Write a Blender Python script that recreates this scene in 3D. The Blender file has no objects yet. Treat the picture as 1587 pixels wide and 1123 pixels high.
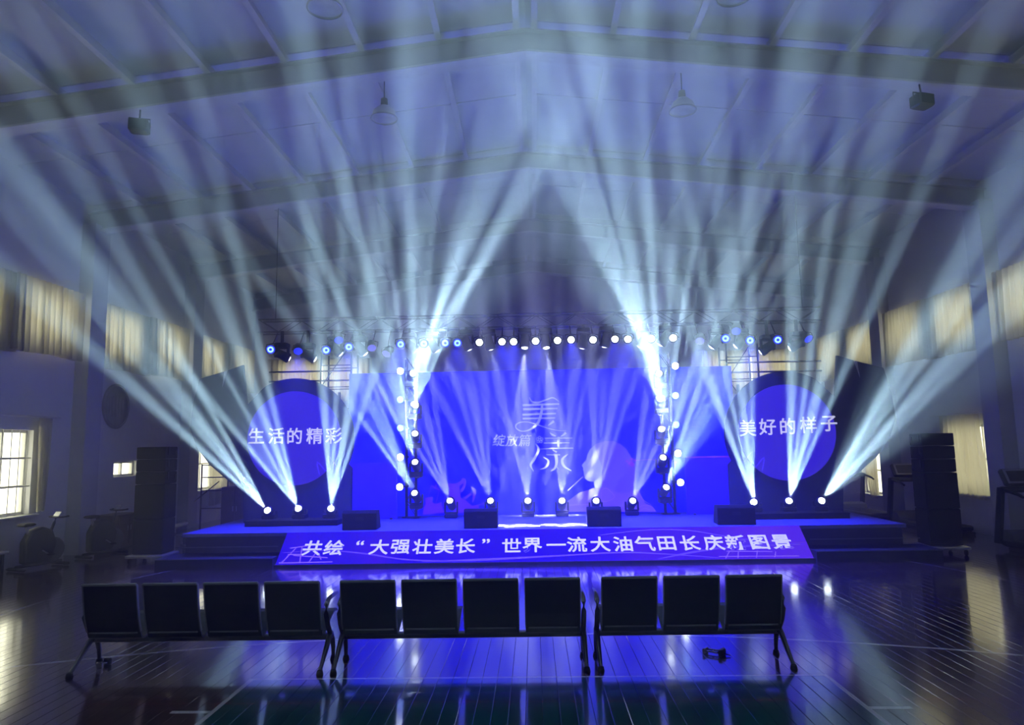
import bpy, math, random
from mathutils import Vector, Matrix, Euler

random.seed(7)
SC = bpy.context.scene
COL = SC.collection

# ------------------------------------------------------------------ camera
F_PX, CX, CY = 1080.0, 793.5, 561.5
CAM = Vector((0.0, 0.0, 1.95))
PITCH, YAW, ROLL = 6.8, 1.67, -1.0
CROT = (Matrix.Rotation(math.radians(YAW), 3, 'Z') @ Matrix.Rotation(math.radians(90 + PITCH), 3, 'X')
        @ Matrix.Rotation(math.radians(ROLL), 3, 'Z'))
cd = bpy.data.cameras.new('camera')
cd.sensor_width = 36.0
cd.lens = 36.0 * F_PX / 1587.0
cd.clip_end = 200
cam = bpy.data.objects.new('camera', cd)
cam.location = CAM
cam.rotation_euler = CROT.to_euler()
COL.objects.link(cam)
SC.camera = cam


def aty(px, py, y):
    """point of the hall at depth y that the photograph shows at pixel px, py"""
    d = CROT @ Vector(((px - CX) / F_PX, -(py - CY) / F_PX, -1.0))
    return CAM + d * ((y - CAM.y) / d.y)


# ------------------------------------------------------------------ light levels
BEAM = 115000.0         # moving heads pointing up
DOWN = 36000.0         # moving heads on the truss
WASH = 160.0          # blue wash lights
SKY = 4.9            # overcast daylight outside
LED = 1.0            # screens
HAZE = 0.025

w = bpy.data.worlds.new('overcast_daylight')
SC.world = w
w.use_nodes = True
w.node_tree.nodes['Background'].inputs[0].default_value = (1.0, 0.95, 0.77, 1)
w.node_tree.nodes['Background'].inputs[1].default_value = SKY

SC.view_settings.view_transform = 'Standard'
SC.view_settings.look = 'None'
SC.view_settings.gamma = 1.0
SC.view_settings.use_curve_mapping = False
SC.view_settings.exposure = 0.0
cy = SC.cycles
cy.max_bounces = 3
cy.debug_use_spatial_splits = True
cy.diffuse_bounces = 3
cy.glossy_bounces = 2
cy.transmission_bounces = 4
cy.volume_bounces = 0
cy.transparent_max_bounces = 12
cy.sample_clamp_indirect = 6.0
cy.use_denoising = True
cy.use_light_tree = True
cy.caustics_reflective = False
cy.caustics_refractive = False


# ------------------------------------------------------------------ materials
MATS = {}


def mat(name, col, rough=0.6, metal=0.0, var=0.12, scale=6.0, bump=0.0, emit=None, estr=0.0, coat=0.0, sample=True):
    if name in MATS:
        return MATS[name]
    m = bpy.data.materials.new(name)
    m.use_nodes = True
    nt = m.node_tree
    b = nt.nodes['Principled BSDF']
    b.inputs['Roughness'].default_value = rough
    b.inputs['Metallic'].default_value = metal
    b.inputs['Coat Weight'].default_value = coat
    tc = nt.nodes.new('ShaderNodeTexCoord')
    n = nt.nodes.new('ShaderNodeTexNoise')
    n.inputs['Scale'].default_value = scale
    n.inputs['Detail'].default_value = 2
    nt.links.new(tc.outputs['Object'], n.inputs['Vector'])
    r = nt.nodes.new('ShaderNodeMapRange')
    r.inputs[1].default_value = 0.3
    r.inputs[2].default_value = 0.7
    r.inputs[3].default_value = 1 - var
    r.inputs[4].default_value = 1 + var
    nt.links.new(n.outputs[0], r.inputs[0])
    vm = nt.nodes.new('ShaderNodeVectorMath')
    vm.operation = 'SCALE'
    vm.inputs[0].default_value = col[:3]
    nt.links.new(r.outputs[0], vm.inputs['Scale'])
    nt.links.new(vm.outputs[0], b.inputs['Base Color'])
    if bump:
        bp = nt.nodes.new('ShaderNodeBump')
        bp.inputs['Strength'].default_value = bump
        bp.inputs['Distance'].default_value = 0.01
        nt.links.new(n.outputs[0], bp.inputs['Height'])
        nt.links.new(bp.outputs[0], b.inputs['Normal'])
    if emit:
        b.inputs['Emission Color'].default_value = (*emit[:3], 1)
        b.inputs['Emission Strength'].default_value = estr
        if not sample:
            m.cycles.emission_sampling = 'NONE'
    MATS[name] = m
    return m


class NG:
    """small helper for node graphs"""
    def __init__(self, m):
        self.nt = m.node_tree

    def math(self, op, a, b=None, c=None):
        n = self.nt.nodes.new('ShaderNodeMath')
        n.operation = op
        for i, v in enumerate((a, b, c)):
            if v is None:
                continue
            if isinstance(v, (int, float)):
                n.inputs[i].default_value = v
            else:
                self.nt.links.new(v, n.inputs[i])
        return n.outputs[0]

    def mix(self, fac, a, b):
        n = self.nt.nodes.new('ShaderNodeMix')
        n.data_type = 'RGBA'
        for s, v in ((n.inputs[0], fac), (n.inputs[6], a), (n.inputs[7], b)):
            if isinstance(v, (int, float)):
                s.default_value = v
            elif isinstance(v, tuple):
                s.default_value = (*v[:3], 1)
            else:
                self.nt.links.new(v, s)
        return n.outputs[2]

    def band(self, v, lo, hi):
        return self.math('MULTIPLY', self.math('GREATER_THAN', v, lo), self.math('LESS_THAN', v, hi))


def led_mat(name, base, tint, strength, wave=1.2, direction='Z', lo=0.0, hi=1.0):
    """an LED screen: picture made of a soft procedural gradient"""
    m = bpy.data.materials.new(name)
    m.use_nodes = True
    nt = m.node_tree
    g = NG(m)
    b = nt.nodes['Principled BSDF']
    b.inputs['Base Color'].default_value = (0.002, 0.002, 0.003, 1)
    b.inputs['Roughness'].default_value = 0.8
    b.inputs['Specular IOR Level'].default_value = 0.0
    tc = nt.nodes.new('ShaderNodeTexCoord')
    sp = nt.nodes.new('ShaderNodeSeparateXYZ')
    nt.links.new(tc.outputs['Object'], sp.inputs[0])
    n = nt.nodes.new('ShaderNodeTexNoise')
    n.inputs['Scale'].default_value = wave
    n.inputs['Detail'].default_value = 2
    nt.links.new(tc.outputs['Object'], n.inputs['Vector'])
    mr = nt.nodes.new('ShaderNodeMapRange')
    mr.inputs[1].default_value = lo
    mr.inputs[2].default_value = hi
    nt.links.new(sp.outputs[direction], mr.inputs[0])
    f = g.math('ADD', mr.outputs[0], g.math('MULTIPLY', g.math('SUBTRACT', n.outputs[0], 0.5), 0.9))
    cr = nt.nodes.new('ShaderNodeClamp')
    nt.links.new(f, cr.inputs[0])
    c = g.mix(cr.outputs[0], base, tint)
    nt.links.new(c, b.inputs['Emission Color'])
    b.inputs['Emission Strength'].default_value = strength
    return m


WALL = mat('painted_plaster', (0.78, 0.78, 0.80), 0.85, var=0.05, scale=1.5)
PIL = mat('painted_pilaster', (0.60, 0.60, 0.63), 0.85, var=0.05, scale=2)
ROOF = mat('roof_sheet', (0.74, 0.76, 0.78), 0.55, var=0.06, scale=1.2)
STEEL = mat('painted_rafter_steel', (0.52, 0.53, 0.52), 0.5, var=0.06, scale=3)
FLANGE = mat('pale_flange_paint', (0.72, 0.73, 0.74), 0.5, var=0.05)
BLACK = mat('black_powder_coat', (0.012, 0.012, 0.014), 0.45, var=0.2)
BLACKM = mat('matt_black', (0.010, 0.010, 0.012), 0.8, var=0.2, scale=20)
GRILLE = mat('black_speaker_grille', (0.014, 0.014, 0.018), 0.7, var=0.3, scale=90, bump=0.3)
for m_ in (BLACKM, GRILLE):
    m_.node_tree.nodes['Principled BSDF'].inputs['Specular IOR Level'].default_value = 0.15
CHROME = mat('chrome', (0.55, 0.55, 0.57), 0.18, 1.0, var=0.05)
ALU = mat('truss_aluminium', (0.30, 0.31, 0.33), 0.4, 0.9, var=0.08)
PIPE = mat('dark_scaffold_pipe', (0.05, 0.05, 0.055), 0.5, 0.6)
SEATM = mat('black_perforated_steel', (0.010, 0.012, 0.014), 0.42, 0.0, var=0.15, scale=40)
SEATE = mat('dark_grey_seat_edge', (0.20, 0.21, 0.22), 0.4, 0.2)
LEGM = mat('dark_polished_leg', (0.10, 0.10, 0.11), 0.22, 0.9, var=0.05)
RUBBER = mat('black_rubber', (0.008, 0.008, 0.008), 0.8)
CARPET = mat('blue_stage_carpet', (0.10, 0.10, 0.42), 0.9, var=0.12, scale=30, bump=0.2)
SKIRT = mat('dark_stage_skirt', (0.012, 0.012, 0.03), 0.6)
STEPM = mat('dark_step_carpet', (0.015, 0.015, 0.035), 0.8, var=0.2, scale=30)
NOSE = mat('aluminium_nosing', (0.22, 0.22, 0.25), 0.35, 0.8)
FRAMEW = mat('white_window_frame', (0.72, 0.72, 0.68), 0.4, var=0.04)
RODM = mat('white_curtain_rod', (0.75, 0.75, 0.72), 0.35, var=0.03)
BACKD = mat('dark_blue_backdrop_board', (0.028, 0.030, 0.085), 0.75, var=0.08, scale=3)
WOODC = mat('brown_wood_cabinet', (0.10, 0.06, 0.055), 0.5, var=0.25, scale=8)
GREYP = mat('grey_plastic', (0.10, 0.10, 0.11), 0.5)
DARKP = mat('dark_plastic', (0.022, 0.023, 0.026), 0.4)
SILVER = mat('silver_trim', (0.45, 0.46, 0.48), 0.3, 0.7)
SCREEN = mat('dull_console_screen', (0.06, 0.055, 0.05), 0.25)
EMBLEM = mat('dark_grey_emblem', (0.34, 0.35, 0.36), 0.7)
RADI = mat('white_radiator_enamel', (0.62, 0.62, 0.64), 0.4, var=0.04)
LENSW = mat('lamp_lens_lit', (0.8, 0.8, 0.8), 0.2, emit=(0.80, 0.93, 1.0), estr=14.0, sample=False)
LENSB = mat('wash_lens_blue', (0.05, 0.05, 0.2), 0.2, emit=(0.02, 0.03, 1.0), estr=1.6, sample=False)
LENSC = mat('wash_lens_cyan', (0.05, 0.1, 0.2), 0.2, emit=(0.25, 0.55, 1.0), estr=3.0, sample=False)
LENSV = mat('wash_lens_violet', (0.05, 0.05, 0.2), 0.2, emit=(0.18, 0.16, 0.8), estr=1.0, sample=False)
WHITEL = mat('lettering_white', (0.4, 0.4, 0.4), 0.5, emit=(0.72, 0.74, 1.0), estr=0.95 * LED, sample=False)
WHITED = mat('lettering_lavender', (.05, .05, .06), 0.5, emit=(0.36, 0.42, 1.0), estr=0.75 * LED, sample=False)
LAMPW = mat('white_lamp_shade', (0.75, 0.76, 0.78), 0.3, var=0.03)


def curtain_mat():
    m = bpy.data.materials.new('cream_curtain_cloth')
    m.use_nodes = True
    nt = m.node_tree
    nt.nodes.remove(nt.nodes['Principled BSDF'])
    out = nt.nodes['Material Output']
    tc = nt.nodes.new('ShaderNodeTexCoord')
    n = nt.nodes.new('ShaderNodeTexNoise')
    n.inputs['Scale'].default_value = 3
    nt.links.new(tc.outputs['Object'], n.inputs['Vector'])
    g = NG(m)
    c = g.mix(n.outputs[0], (0.62, 0.58, 0.44), (0.72, 0.69, 0.55))
    d = nt.nodes.new('ShaderNodeBsdfDiffuse')
    t = nt.nodes.new('ShaderNodeBsdfTranslucent')
    nt.links.new(c, d.inputs[0])
    nt.links.new(c, t.inputs[0])
    mx = nt.nodes.new('ShaderNodeMixShader')
    mx.inputs[0].default_value = 0.42
    nt.links.new(d.outputs[0], mx.inputs[1])
    nt.links.new(t.outputs[0], mx.inputs[2])
    nt.links.new(mx.outputs[0], out.inputs[0])
    return m


CURT = curtain_mat()


def pane_mat():
    m = bpy.data.materials.new('window_pane_glass')
    m.use_nodes = True
    nt = m.node_tree
    nt.nodes.remove(nt.nodes['Principled BSDF'])
    out = nt.nodes['Material Output']
    t = nt.nodes.new('ShaderNodeBsdfTransparent')
    t.inputs[0].default_value = (0.93, 0.96, 0.92, 1)
    gl = nt.nodes.new('ShaderNodeBsdfGlossy')
    gl.inputs['Roughness'].default_value = 0.05
    fr = nt.nodes.new('ShaderNodeLayerWeight')
    g = NG(m)
    mx = nt.nodes.new('ShaderNodeMixShader')
    nt.links.new(g.math('MULTIPLY_ADD', g.math('POWER', fr.outputs['Facing'], 4.0), .5, .04), mx.inputs[0])
    nt.links.new(t.outputs[0], mx.inputs[1])
    nt.links.new(gl.outputs[0], mx.inputs[2])
    nt.links.new(mx.outputs[0], out.inputs[0])
    return m


PANE = pane_mat()


def floor_mat():
    """polished dark court boards with the painted court markings"""
    m = bpy.data.materials.new('polished_court_boards')
    m.use_nodes = True
    nt = m.node_tree
    b = nt.nodes['Principled BSDF']
    g = NG(m)
    ge = nt.nodes.new('ShaderNodeNewGeometry')
    sp = nt.nodes.new('ShaderNodeSeparateXYZ')
    nt.links.new(ge.outputs['Position'], sp.inputs[0])
    X, Y = sp.outputs[0], sp.outputs[1]
    oi = nt.nodes.new('ShaderNodeObjectInfo')
    mp = nt.nodes.new('ShaderNodeMapping')
    mp.inputs['Scale'].default_value = (14, 1.0, 1)
    nt.links.new(ge.outputs['Position'], mp.inputs[0])
    n = nt.nodes.new('ShaderNodeTexNoise')
    n.inputs['Scale'].default_value = 1.6
    n.inputs['Detail'].default_value = 5
    nt.links.new(mp.outputs[0], n.inputs['Vector'])
    wood = g.mix(n.outputs[0], (0.050, 0.024, 0.020), (0.105, 0.058, 0.045))
    k = g.math('MULTIPLY_ADD', oi.outputs['Random'], 0.5, 0.75)
    vm = nt.nodes.new('ShaderNodeVectorMath')
    vm.operation = 'SCALE'
    nt.links.new(wood, vm.inputs[0])
    nt.links.new(k, vm.inputs['Scale'])
    col = vm.outputs[0]
    ax = g.math('ABSOLUTE', g.math('ADD', X, 0.03))
    key = g.math('MULTIPLY', g.math('LESS_THAN', ax, 2.45), g.math('LESS_THAN', Y, 6.2))
    col = g.mix(key, col, (0.006, 0.075, 0.062))
    inner = g.math('MULTIPLY', g.math('LESS_THAN', ax, 2.41), g.math('LESS_THAN', Y, 6.165))
    border = g.math('SUBTRACT', key, inner)
    red = g.math('MULTIPLY', g.band(Y, 5.60, 5.63), g.math('LESS_THAN', ax, 4.6))
    col = g.mix(red, col, (0.22, 0.012, 0.02))
    # long arc in front of the benches
    dx = g.math('ADD', X, 0.15)
    dy = g.math('ADD', Y, 4.45)
    rr = g.math('SQRT', g.math('ADD', g.math('MULTIPLY', dx, dx), g.math('MULTIPLY', dy, dy)))
    arc = g.band(rr, 11.975, 12.025)
    dy2 = g.math('SUBTRACT', Y, 9.0)
    r2 = g.math('SQRT', g.math('ADD', g.math('MULTIPLY', ax, ax), g.math('MULTIPLY', dy2, dy2)))
    arc2 = g.math('MULTIPLY', g.band(r2, 6.525, 6.575), g.math('GREATER_THAN', Y, 8.2))
    tick = g.math('MULTIPLY', g.band(Y, 5.42, 5.47), g.band(ax, 2.45, 2.75))
    line = g.math('MAXIMUM', g.math('MAXIMUM', border, arc), g.math('MAXIMUM', arc2, tick))
    col = g.mix(line, col, (0.62, 0.60, 0.60))
    nt.links.new(col, b.inputs['Base Color'])
    ro = g.math('MULTIPLY_ADD', n.outputs[0], 0.16, 0.10)
    nt.links.new(ro, b.inputs['Roughness'])
    b.inputs['Coat Weight'].default_value = 1.0
    b.inputs['Coat IOR'].default_value = 2.3
    b.inputs['Coat Roughness'].default_value = 0.10
    bp = nt.nodes.new('ShaderNodeBump')
    bp.inputs['Strength'].default_value = 0.12
    bp.inputs['Distance'].default_value = 0.004
    nt.links.new(n.outputs[0], bp.inputs['Height'])
    nt.links.new(bp.outputs[0], b.inputs['Normal'])
    return m


# ------------------------------------------------------------------ mesh building
def basis(d):
    """3x3 matrix whose Z axis points along d"""
    d = Vector(d).normalized()
    up = Vector((0, 0, 1)) if abs(d.z) < 0.95 else Vector((0, 1, 0))
    x = up.cross(d).normalized()
    y = d.cross(x)
    return Matrix((x, y, d)).transposed()


class MB:
    def __init__(self):
        self.v, self.f, self.s = [], [], []

    def add(self, vs, fs, smooth=False):
        o = len(self.v)
        self.v += [tuple(p) for p in vs]
        self.f += [tuple(i + o for i in f) for f in fs]
        self.s += [smooth] * len(fs)
        return self

    def box(self, c, s, rot=None):
        c = Vector(c)
        vs = []
        for dz in (-.5, .5):
            for dx, dy in ((-.5, -.5), (.5, -.5), (.5, .5), (-.5, .5)):
                p = Vector((dx * s[0], dy * s[1], dz * s[2]))
                vs.append(c + (rot @ p if rot else p))
        return self.add(vs, [(3, 2, 1, 0), (4, 5, 6, 7), (0, 1, 5, 4), (1, 2, 6, 5), (2, 3, 7, 6), (3, 0, 4, 7)])

    def rbox(self, c, s, r=0.02, rot=None):
        """box with chamfered vertical and horizontal edges"""
        c = Vector(c)
        hx, hy, hz = s[0] / 2, s[1] / 2, s[2] / 2
        r = min(r, hx * .9, hy * .9, hz * .9)
        rings = []
        for z, k in ((-hz, r), (-hz + r, 0), (hz - r, 0), (hz, r)):
            a, b = hx - k, hy - k
            q = r
            rings.append([(-a + q, -b, z), (a - q, -b, z), (a, -b + q, z), (a, b - q, z), (a - q, b, z), (-a + q, b, z), (-a, b - q, z), (-a, -b + q, z)])
        vs = [c + (rot @ Vector(p) if rot else Vector(p)) for rg in rings for p in rg]
        fs = [tuple(range(7, -1, -1)), tuple(range(24, 32))]
        for k in range(3):
            for i in range(8):
                j = (i + 1) % 8
                fs.append((k * 8 + i, k * 8 + j, k * 8 + 8 + j, k * 8 + 8 + i))
        return self.add(vs, fs)

    def tube(self, a, b, r, r2=None, n=10, caps=True):
        a, b = Vector(a), Vector(b)
        r2 = r if r2 is None else r2
        M = basis(b - a)
        vs = []
        for p, q in ((a, r), (b, r2)):
            for i in range(n):
                t = 2 * math.pi * i / n
                vs.append(p + M @ Vector((q * math.cos(t), q * math.sin(t), 0)))
        fs = [(i, (i + 1) % n, n + (i + 1) % n, n + i) for i in range(n)]
        self.add(vs, fs, True)
        if caps:
            o = len(self.v) - 2 * n
            self.f += [tuple(o + i for i in range(n - 1, -1, -1)), tuple(o + n + i for i in range(n))]
            self.s += [False, False]
        return self

    def path(self, pts, r, n=8):
        """swept tube through points; r is a radius or a list"""
        pts = [Vector(p) for p in pts]
        rs = r if isinstance(r, (list, tuple)) else [r] * len(pts)
        vs, fs = [], []
        for k, p in enumerate(pts):
            d = (pts[min(k + 1, len(pts) - 1)] - pts[max(k - 1, 0)])
            M = basis(d)
            for i in range(n):
                t = 2 * math.pi * i / n
                vs.append(p + M @ Vector((rs[k] * math.cos(t), rs[k] * math.sin(t), 0)))
        for k in range(len(pts) - 1):
            for i in range(n):
                j = (i + 1) % n
                fs.append((k * n + i, k * n + j, (k + 1) * n + j, (k + 1) * n + i))
        self.add(vs, fs, True)
        self.add([vs[i] for i in range(n)], [tuple(range(n - 1, -1, -1))])
        self.add([vs[(len(pts) - 1) * n + i] for i in range(n)], [tuple(range(n))])
        return self

    def lathe(self, prof, n=20, at=(0, 0, 0), rot=None):
        at = Vector(at)
        vs, fs = [], []
        for r, z in prof:
            for i in range(n):
                t = 2 * math.pi * i / n
                p = Vector((r * math.cos(t), r * math.sin(t), z))
                vs.append(at + (rot @ p if rot else p))
        for k in range(len(prof) - 1):
            for i in range(n):
                j = (i + 1) % n
                fs.append((k * n + i, k * n + j, (k + 1) * n + j, (k + 1) * n + i))
        return self.add(vs, fs, True)

    def prism(self, poly, thick, to3):
        """polygon of (u, v) extruded by thick; to3(u, v, w) gives the 3d point"""
        n = len(poly)
        vs = [to3(u, v, 0) for u, v in poly] + [to3(u, v, thick) for u, v in poly]
        fs = [tuple(range(n - 1, -1, -1)), tuple(range(n, 2 * n))]
        fs += [(i, (i + 1) % n, n + (i + 1) % n, n + i) for i in range(n)]
        return self.add(vs, fs)

    def build(self, name, m, parent=None, bevel=0.0):
        me = bpy.data.meshes.new(name)
        me.from_pydata(self.v, [], self.f)
        me.polygons.foreach_set('use_smooth', self.s)
        me.materials.append(m)
        me.update()
        import bmesh
        bm = bmesh.new()
        bm.from_mesh(me)
        bmesh.ops.recalc_face_normals(bm, faces=bm.faces)
        bm.to_mesh(me)
        bm.free()
        o = bpy.data.objects.new(name, me)
        COL.objects.link(o)
        o.parent = parent
        if bevel:
            b = o.modifiers.new('bevel', 'BEVEL')
            b.width = bevel
            b.segments = 2
            b.limit_method = 'ANGLE'
        return o


def tag(o, label, cat, group=None):
    o['label'] = label
    o['category'] = cat
    if group:
        o['group'] = group
    return o


def thing(name, label, cat, loc=(0, 0, 0), rotz=0.0, group=None):
    o = bpy.data.objects.new(name, None)
    o.empty_display_size = 0.2
    COL.objects.link(o)
    o.location = loc
    o.rotation_euler = (0, 0, rotz)
    return tag(o, label, cat, group)


def struct(o):
    o['kind'] = 'structure'
    return o


def ribbon(mb, pts, wid, to3, t=0.004, n=6):
    """flat brush stroke along 2d points, with a width list"""
    P = []
    m = len(pts)
    ws = wid if isinstance(wid, (list, tuple)) else [wid] * m

    def cr(a, b, c, d, t_):
        return 0.5 * ((2 * b) + (-a + c) * t_ + (2 * a - 5 * b + 4 * c - d) * t_ * t_ + (-a + 3 * b - 3 * c + d) * t_ ** 3)
    for k in range(m - 1):
        a, b, c, d = pts[max(k - 1, 0)], pts[k], pts[k + 1], pts[min(k + 2, m - 1)]
        for q in range(n):
            u = q / n
            P.append((cr(a[0], b[0], c[0], d[0], u), cr(a[1], b[1], c[1], d[1], u), ws[k] * (1 - u) + ws[k + 1] * u))
    P.append((*pts[-1], ws[-1]))
    L, Rr = [], []
    for k, (x, y, ww) in enumerate(P):
        x0, y0, _ = P[max(k - 1, 0)]
        x1, y1, _ = P[min(k + 1, len(P) - 1)]
        dx, dy = x1 - x0, y1 - y0
        q = math.hypot(dx, dy) or 1
        L.append((x - dy / q * ww / 2, y + dx / q * ww / 2))
        Rr.append((x + dy / q * ww / 2, y - dx / q * ww / 2))
    for k in range(len(P) - 1):
        mb.prism([L[k], L[k + 1], Rr[k + 1], Rr[k]], t, to3)
    return mb


def lettering(chars, size, to_world, name, m, parent, bold=0.0, shear=0.0, thick=0.004):
    """printed characters, one part each; chars is a list of (character, u, v); to_world maps (u, v, w) to the scene"""
    for ch, u0, v0 in chars:
        cu = bpy.data.curves.new('glyph', 'FONT')
        cu.body = ch
        cu.size = 1.0
        cu.align_x = 'CENTER'
        cu.align_y = 'CENTER'
        cu.shear = shear
        cu.offset = bold
        cu.extrude = thick / size / 2
        cu.resolution_u = 3
        ob = bpy.data.objects.new('glyph', cu)
        COL.objects.link(ob)
        dg = bpy.context.evaluated_depsgraph_get()
        me = bpy.data.meshes.new_from_object(ob.evaluated_get(dg))
        xs = [v.co.x for v in me.vertices]
        ys = [v.co.y for v in me.vertices]
        if xs:
            mx = (min(xs) + max(xs)) / 2
            my = (min(ys) + max(ys)) / 2
            vs = [tuple(to_world(u0 + (v.co.x - mx) * size, v0 + (v.co.y - my) * size, thick / 2 + v.co.z * size)) for v in me.vertices]
            MB().add(vs, [tuple(p.vertices) for p in me.polygons]).build(name, m, parent)
        bpy.data.objects.remove(ob)
        bpy.data.curves.remove(cu)
        bpy.data.meshes.remove(me)


ORD = ['first', 'second', 'third', 'fourth', 'fifth', 'sixth', 'seventh', 'eighth', 'ninth', 'tenth', 'eleventh', 'twelfth',
       'thirteenth', 'fourteenth', 'fifteenth', 'sixteenth', 'seventeenth', 'eighteenth', 'nineteenth', 'twentieth',
       'twenty-first', 'twenty-second', 'twenty-third', 'twenty-fourth', 'twenty-fifth', 'twenty-sixth', 'twenty-seventh', 'twenty-eighth']

# ================================================================== THE HALL
WX, YB, YF = 9.1, 22.4, -6.0
RIDGE, SLOPE, EAVE = 8.10, 0.115, 7.16
RAFT = [5.25, 9.5, 13.75, 18.0, 22.25, 1.0, -3.25]


def wall_x(name, side, holes):
    """side wall at x = side * WX with window openings (y0, y1, z0, z1)"""
    ys = sorted({YF - .24, YB + .24} | {h[0] for h in holes} | {h[1] for h in holes})
    zs = sorted({-.2, EAVE} | {h[2] for h in holes} | {h[3] for h in holes})
    mb = MB()
    for a, b in zip(ys, ys[1:]):
        for c, d in zip(zs, zs[1:]):
            ym, zm = (a + b) / 2, (c + d) / 2
            if any(h[0] < ym < h[1] and h[2] < zm < h[3] for h in holes):
                continue
            mb.box((side * (WX + .12), ym, zm), (.24, b - a, d - c))
    return struct(mb.build(name, WALL))


UPZ = (3.98, 4.95)
bays = [(5.6, 9.15), (9.85, 13.4), (14.1, 17.65), (18.35, 21.9)]
up = [w_ for a, b in bays for w_ in ((a + .15, (a + b) / 2 - .26, *UPZ), ((a + b) / 2 + .26, b - .15, *UPZ))]
low_left = [(10.7, 12.48, 0.88, 2.38), (14.97, 15.9, 1.42, 1.76), (17.9 + .6, 20.4, .9, 2.3)]
low_right = [(14.2, 15.6, .80, 2.22), (18.45, 19.9, .50, 1.75)]
wall_left = wall_x('wall_left', -1, up + low_left)
wall_right = wall_x('wall_right', 1, up + low_right)

back_up = [(-8.3, -5.4, 3.65, 4.72), (5.6, 8.3, 3.65, 4.72), (-7.9, -6.2, .9, 2.3)]
mb = MB()
xs = sorted({-WX, WX, 0.0} | {h[0] for h in back_up} | {h[1] for h in back_up})
zs = sorted({-.2, EAVE} | {h[2] for h in back_up} | {h[3] for h in back_up})
for a, b in zip(xs, xs[1:]):
    for c, d in zip(zs, zs[1:]):
        xm, zm = (a + b) / 2, (c + d) / 2
        if any(h[0] < xm < h[1] and h[2] < zm < h[3] for h in back_up):
            continue
        mb.box((xm, YB + .12, zm), (b - a, .24, d - c))
mb.prism([(-WX, EAVE), (WX, EAVE), (0, RIDGE + .15)], .24, lambda u, v, t: (u, YB + t, v))
struct(mb.build('wall_back', WALL))
mb = MB()
mb.box((0, YF - .12, EAVE / 2), (2 * WX, .24, EAVE))
mb.prism([(-WX, EAVE), (WX, EAVE), (0, RIDGE + .15)], .24, lambda u, v, t: (u, YF - .24 + t, v))
struct(mb.build('wall_front', WALL))

# pilasters at every rafter
k = 0
for side in (-1, 1):
    for y in RAFT[:4]:
        k += 1
        mb = MB().box((side * (WX - .14), y, 3.3), (.28, .5, 6.6))
        struct(mb.build('trim_%d' % k, PIL))

# floor: court boards
FL = floor_mat()
mb = MB().box((0, (YF + YB) / 2, -.10), (2 * WX + .4, YB - YF + .4, .14))
floor = struct(mb.build('floor', mat('dark_sub_floor', (0.01, 0.007, 0.006), 0.9)))
PW = 0.125
npl = math.ceil(2 * WX / PW)
pm = None
for i in range(npl):
    x = -WX + PW * (i + .5)
    if pm is None:
        a = PW / 2 - .0012
        q = .0025
        L0, L1 = YF, YB
        mbp = MB().add([(-a, L0, -.03), (a, L0, -.03), (a, L1, -.03), (-a, L1, -.03), (-a, L0, -q), (a, L0, -q), (a, L1, -q), (-a, L1, -q),
                        (-a + q, L0, 0), (a - q, L0, 0), (a - q, L1, 0), (-a + q, L1, 0)],
                       [(3, 2, 1, 0), (0, 1, 5, 4), (1, 2, 6, 5), (2, 3, 7, 6), (3, 0, 4, 7), (4, 5, 9, 8), (5, 6, 10, 9), (6, 7, 11, 10), (7, 4, 8, 11), (8, 9, 10, 11)])
        o = mbp.build('plank', FL, floor)
        pm = o.data
    else:
        o = bpy.data.objects.new('plank', pm)
        COL.objects.link(o)
        o.parent = floor
    o.location = (x, 0, 0)

# ceiling: sheets between purlins, purlins, rafters
mb = MB()
for s in (-1, 1):
    mb.prism([(0, RIDGE + .05), (s * (WX + .3), RIDGE + .05 - SLOPE * (WX + .3)), (s * (WX + .3), RIDGE + .17 - SLOPE * (WX + .3)), (0, RIDGE + .17)],
             YB - YF + .48, lambda u, v, t: (u, YF - .24 + t, v))
ceiling = struct(mb.build('ceiling', ROOF))
PUR = 1.12
edges = [.16 + PUR * i for i in range(9)]
seams = []
for y0, y1 in zip(sorted(RAFT), sorted(RAFT)[1:]):
    seams += [y0, (y0 + y1) / 2]
seams.append(22.25)
for s in (-1, 1):
    for x0, x1 in zip(edges, edges[1:]):
        x1 = min(x1, WX)
        for y0, y1 in zip(seams, seams[1:]):
            mb = MB()
            z0, z1 = RIDGE - SLOPE * x0, RIDGE - SLOPE * x1
            g_ = .012
            xa, xb = s * (x0 + g_), s * (x1 - g_)
            ya, yb = y0 + g_, y1 - g_
            mb.add([(xa, ya, z0), (xb, ya, z1), (xb, yb, z1), (xa, yb, z0), (xa, ya, z0 + .05), (xb, ya, z1 + .05), (xb, yb, z1 + .05), (xa, yb, z0 + .05)],
                   [(0, 1, 2, 3), (7, 6, 5, 4), (0, 4, 5, 1), (1, 5, 6, 2), (2, 6, 7, 3), (3, 7, 4, 0)])
            mb.build('roof_panel', ROOF, ceiling)
for s in (-1, 1):
    for x in edges[:-1]:
        z = RIDGE - SLOPE * x
        mb = MB()
        mb.box((s * x, (YF + YB) / 2, z - .09), (.03, YB - YF, .18))
        mb.box((s * (x - .03), (YF + YB) / 2, z - .175), (.09, YB - YF, .014))
        mb.build('purlin', FLANGE, ceiling)
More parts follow.
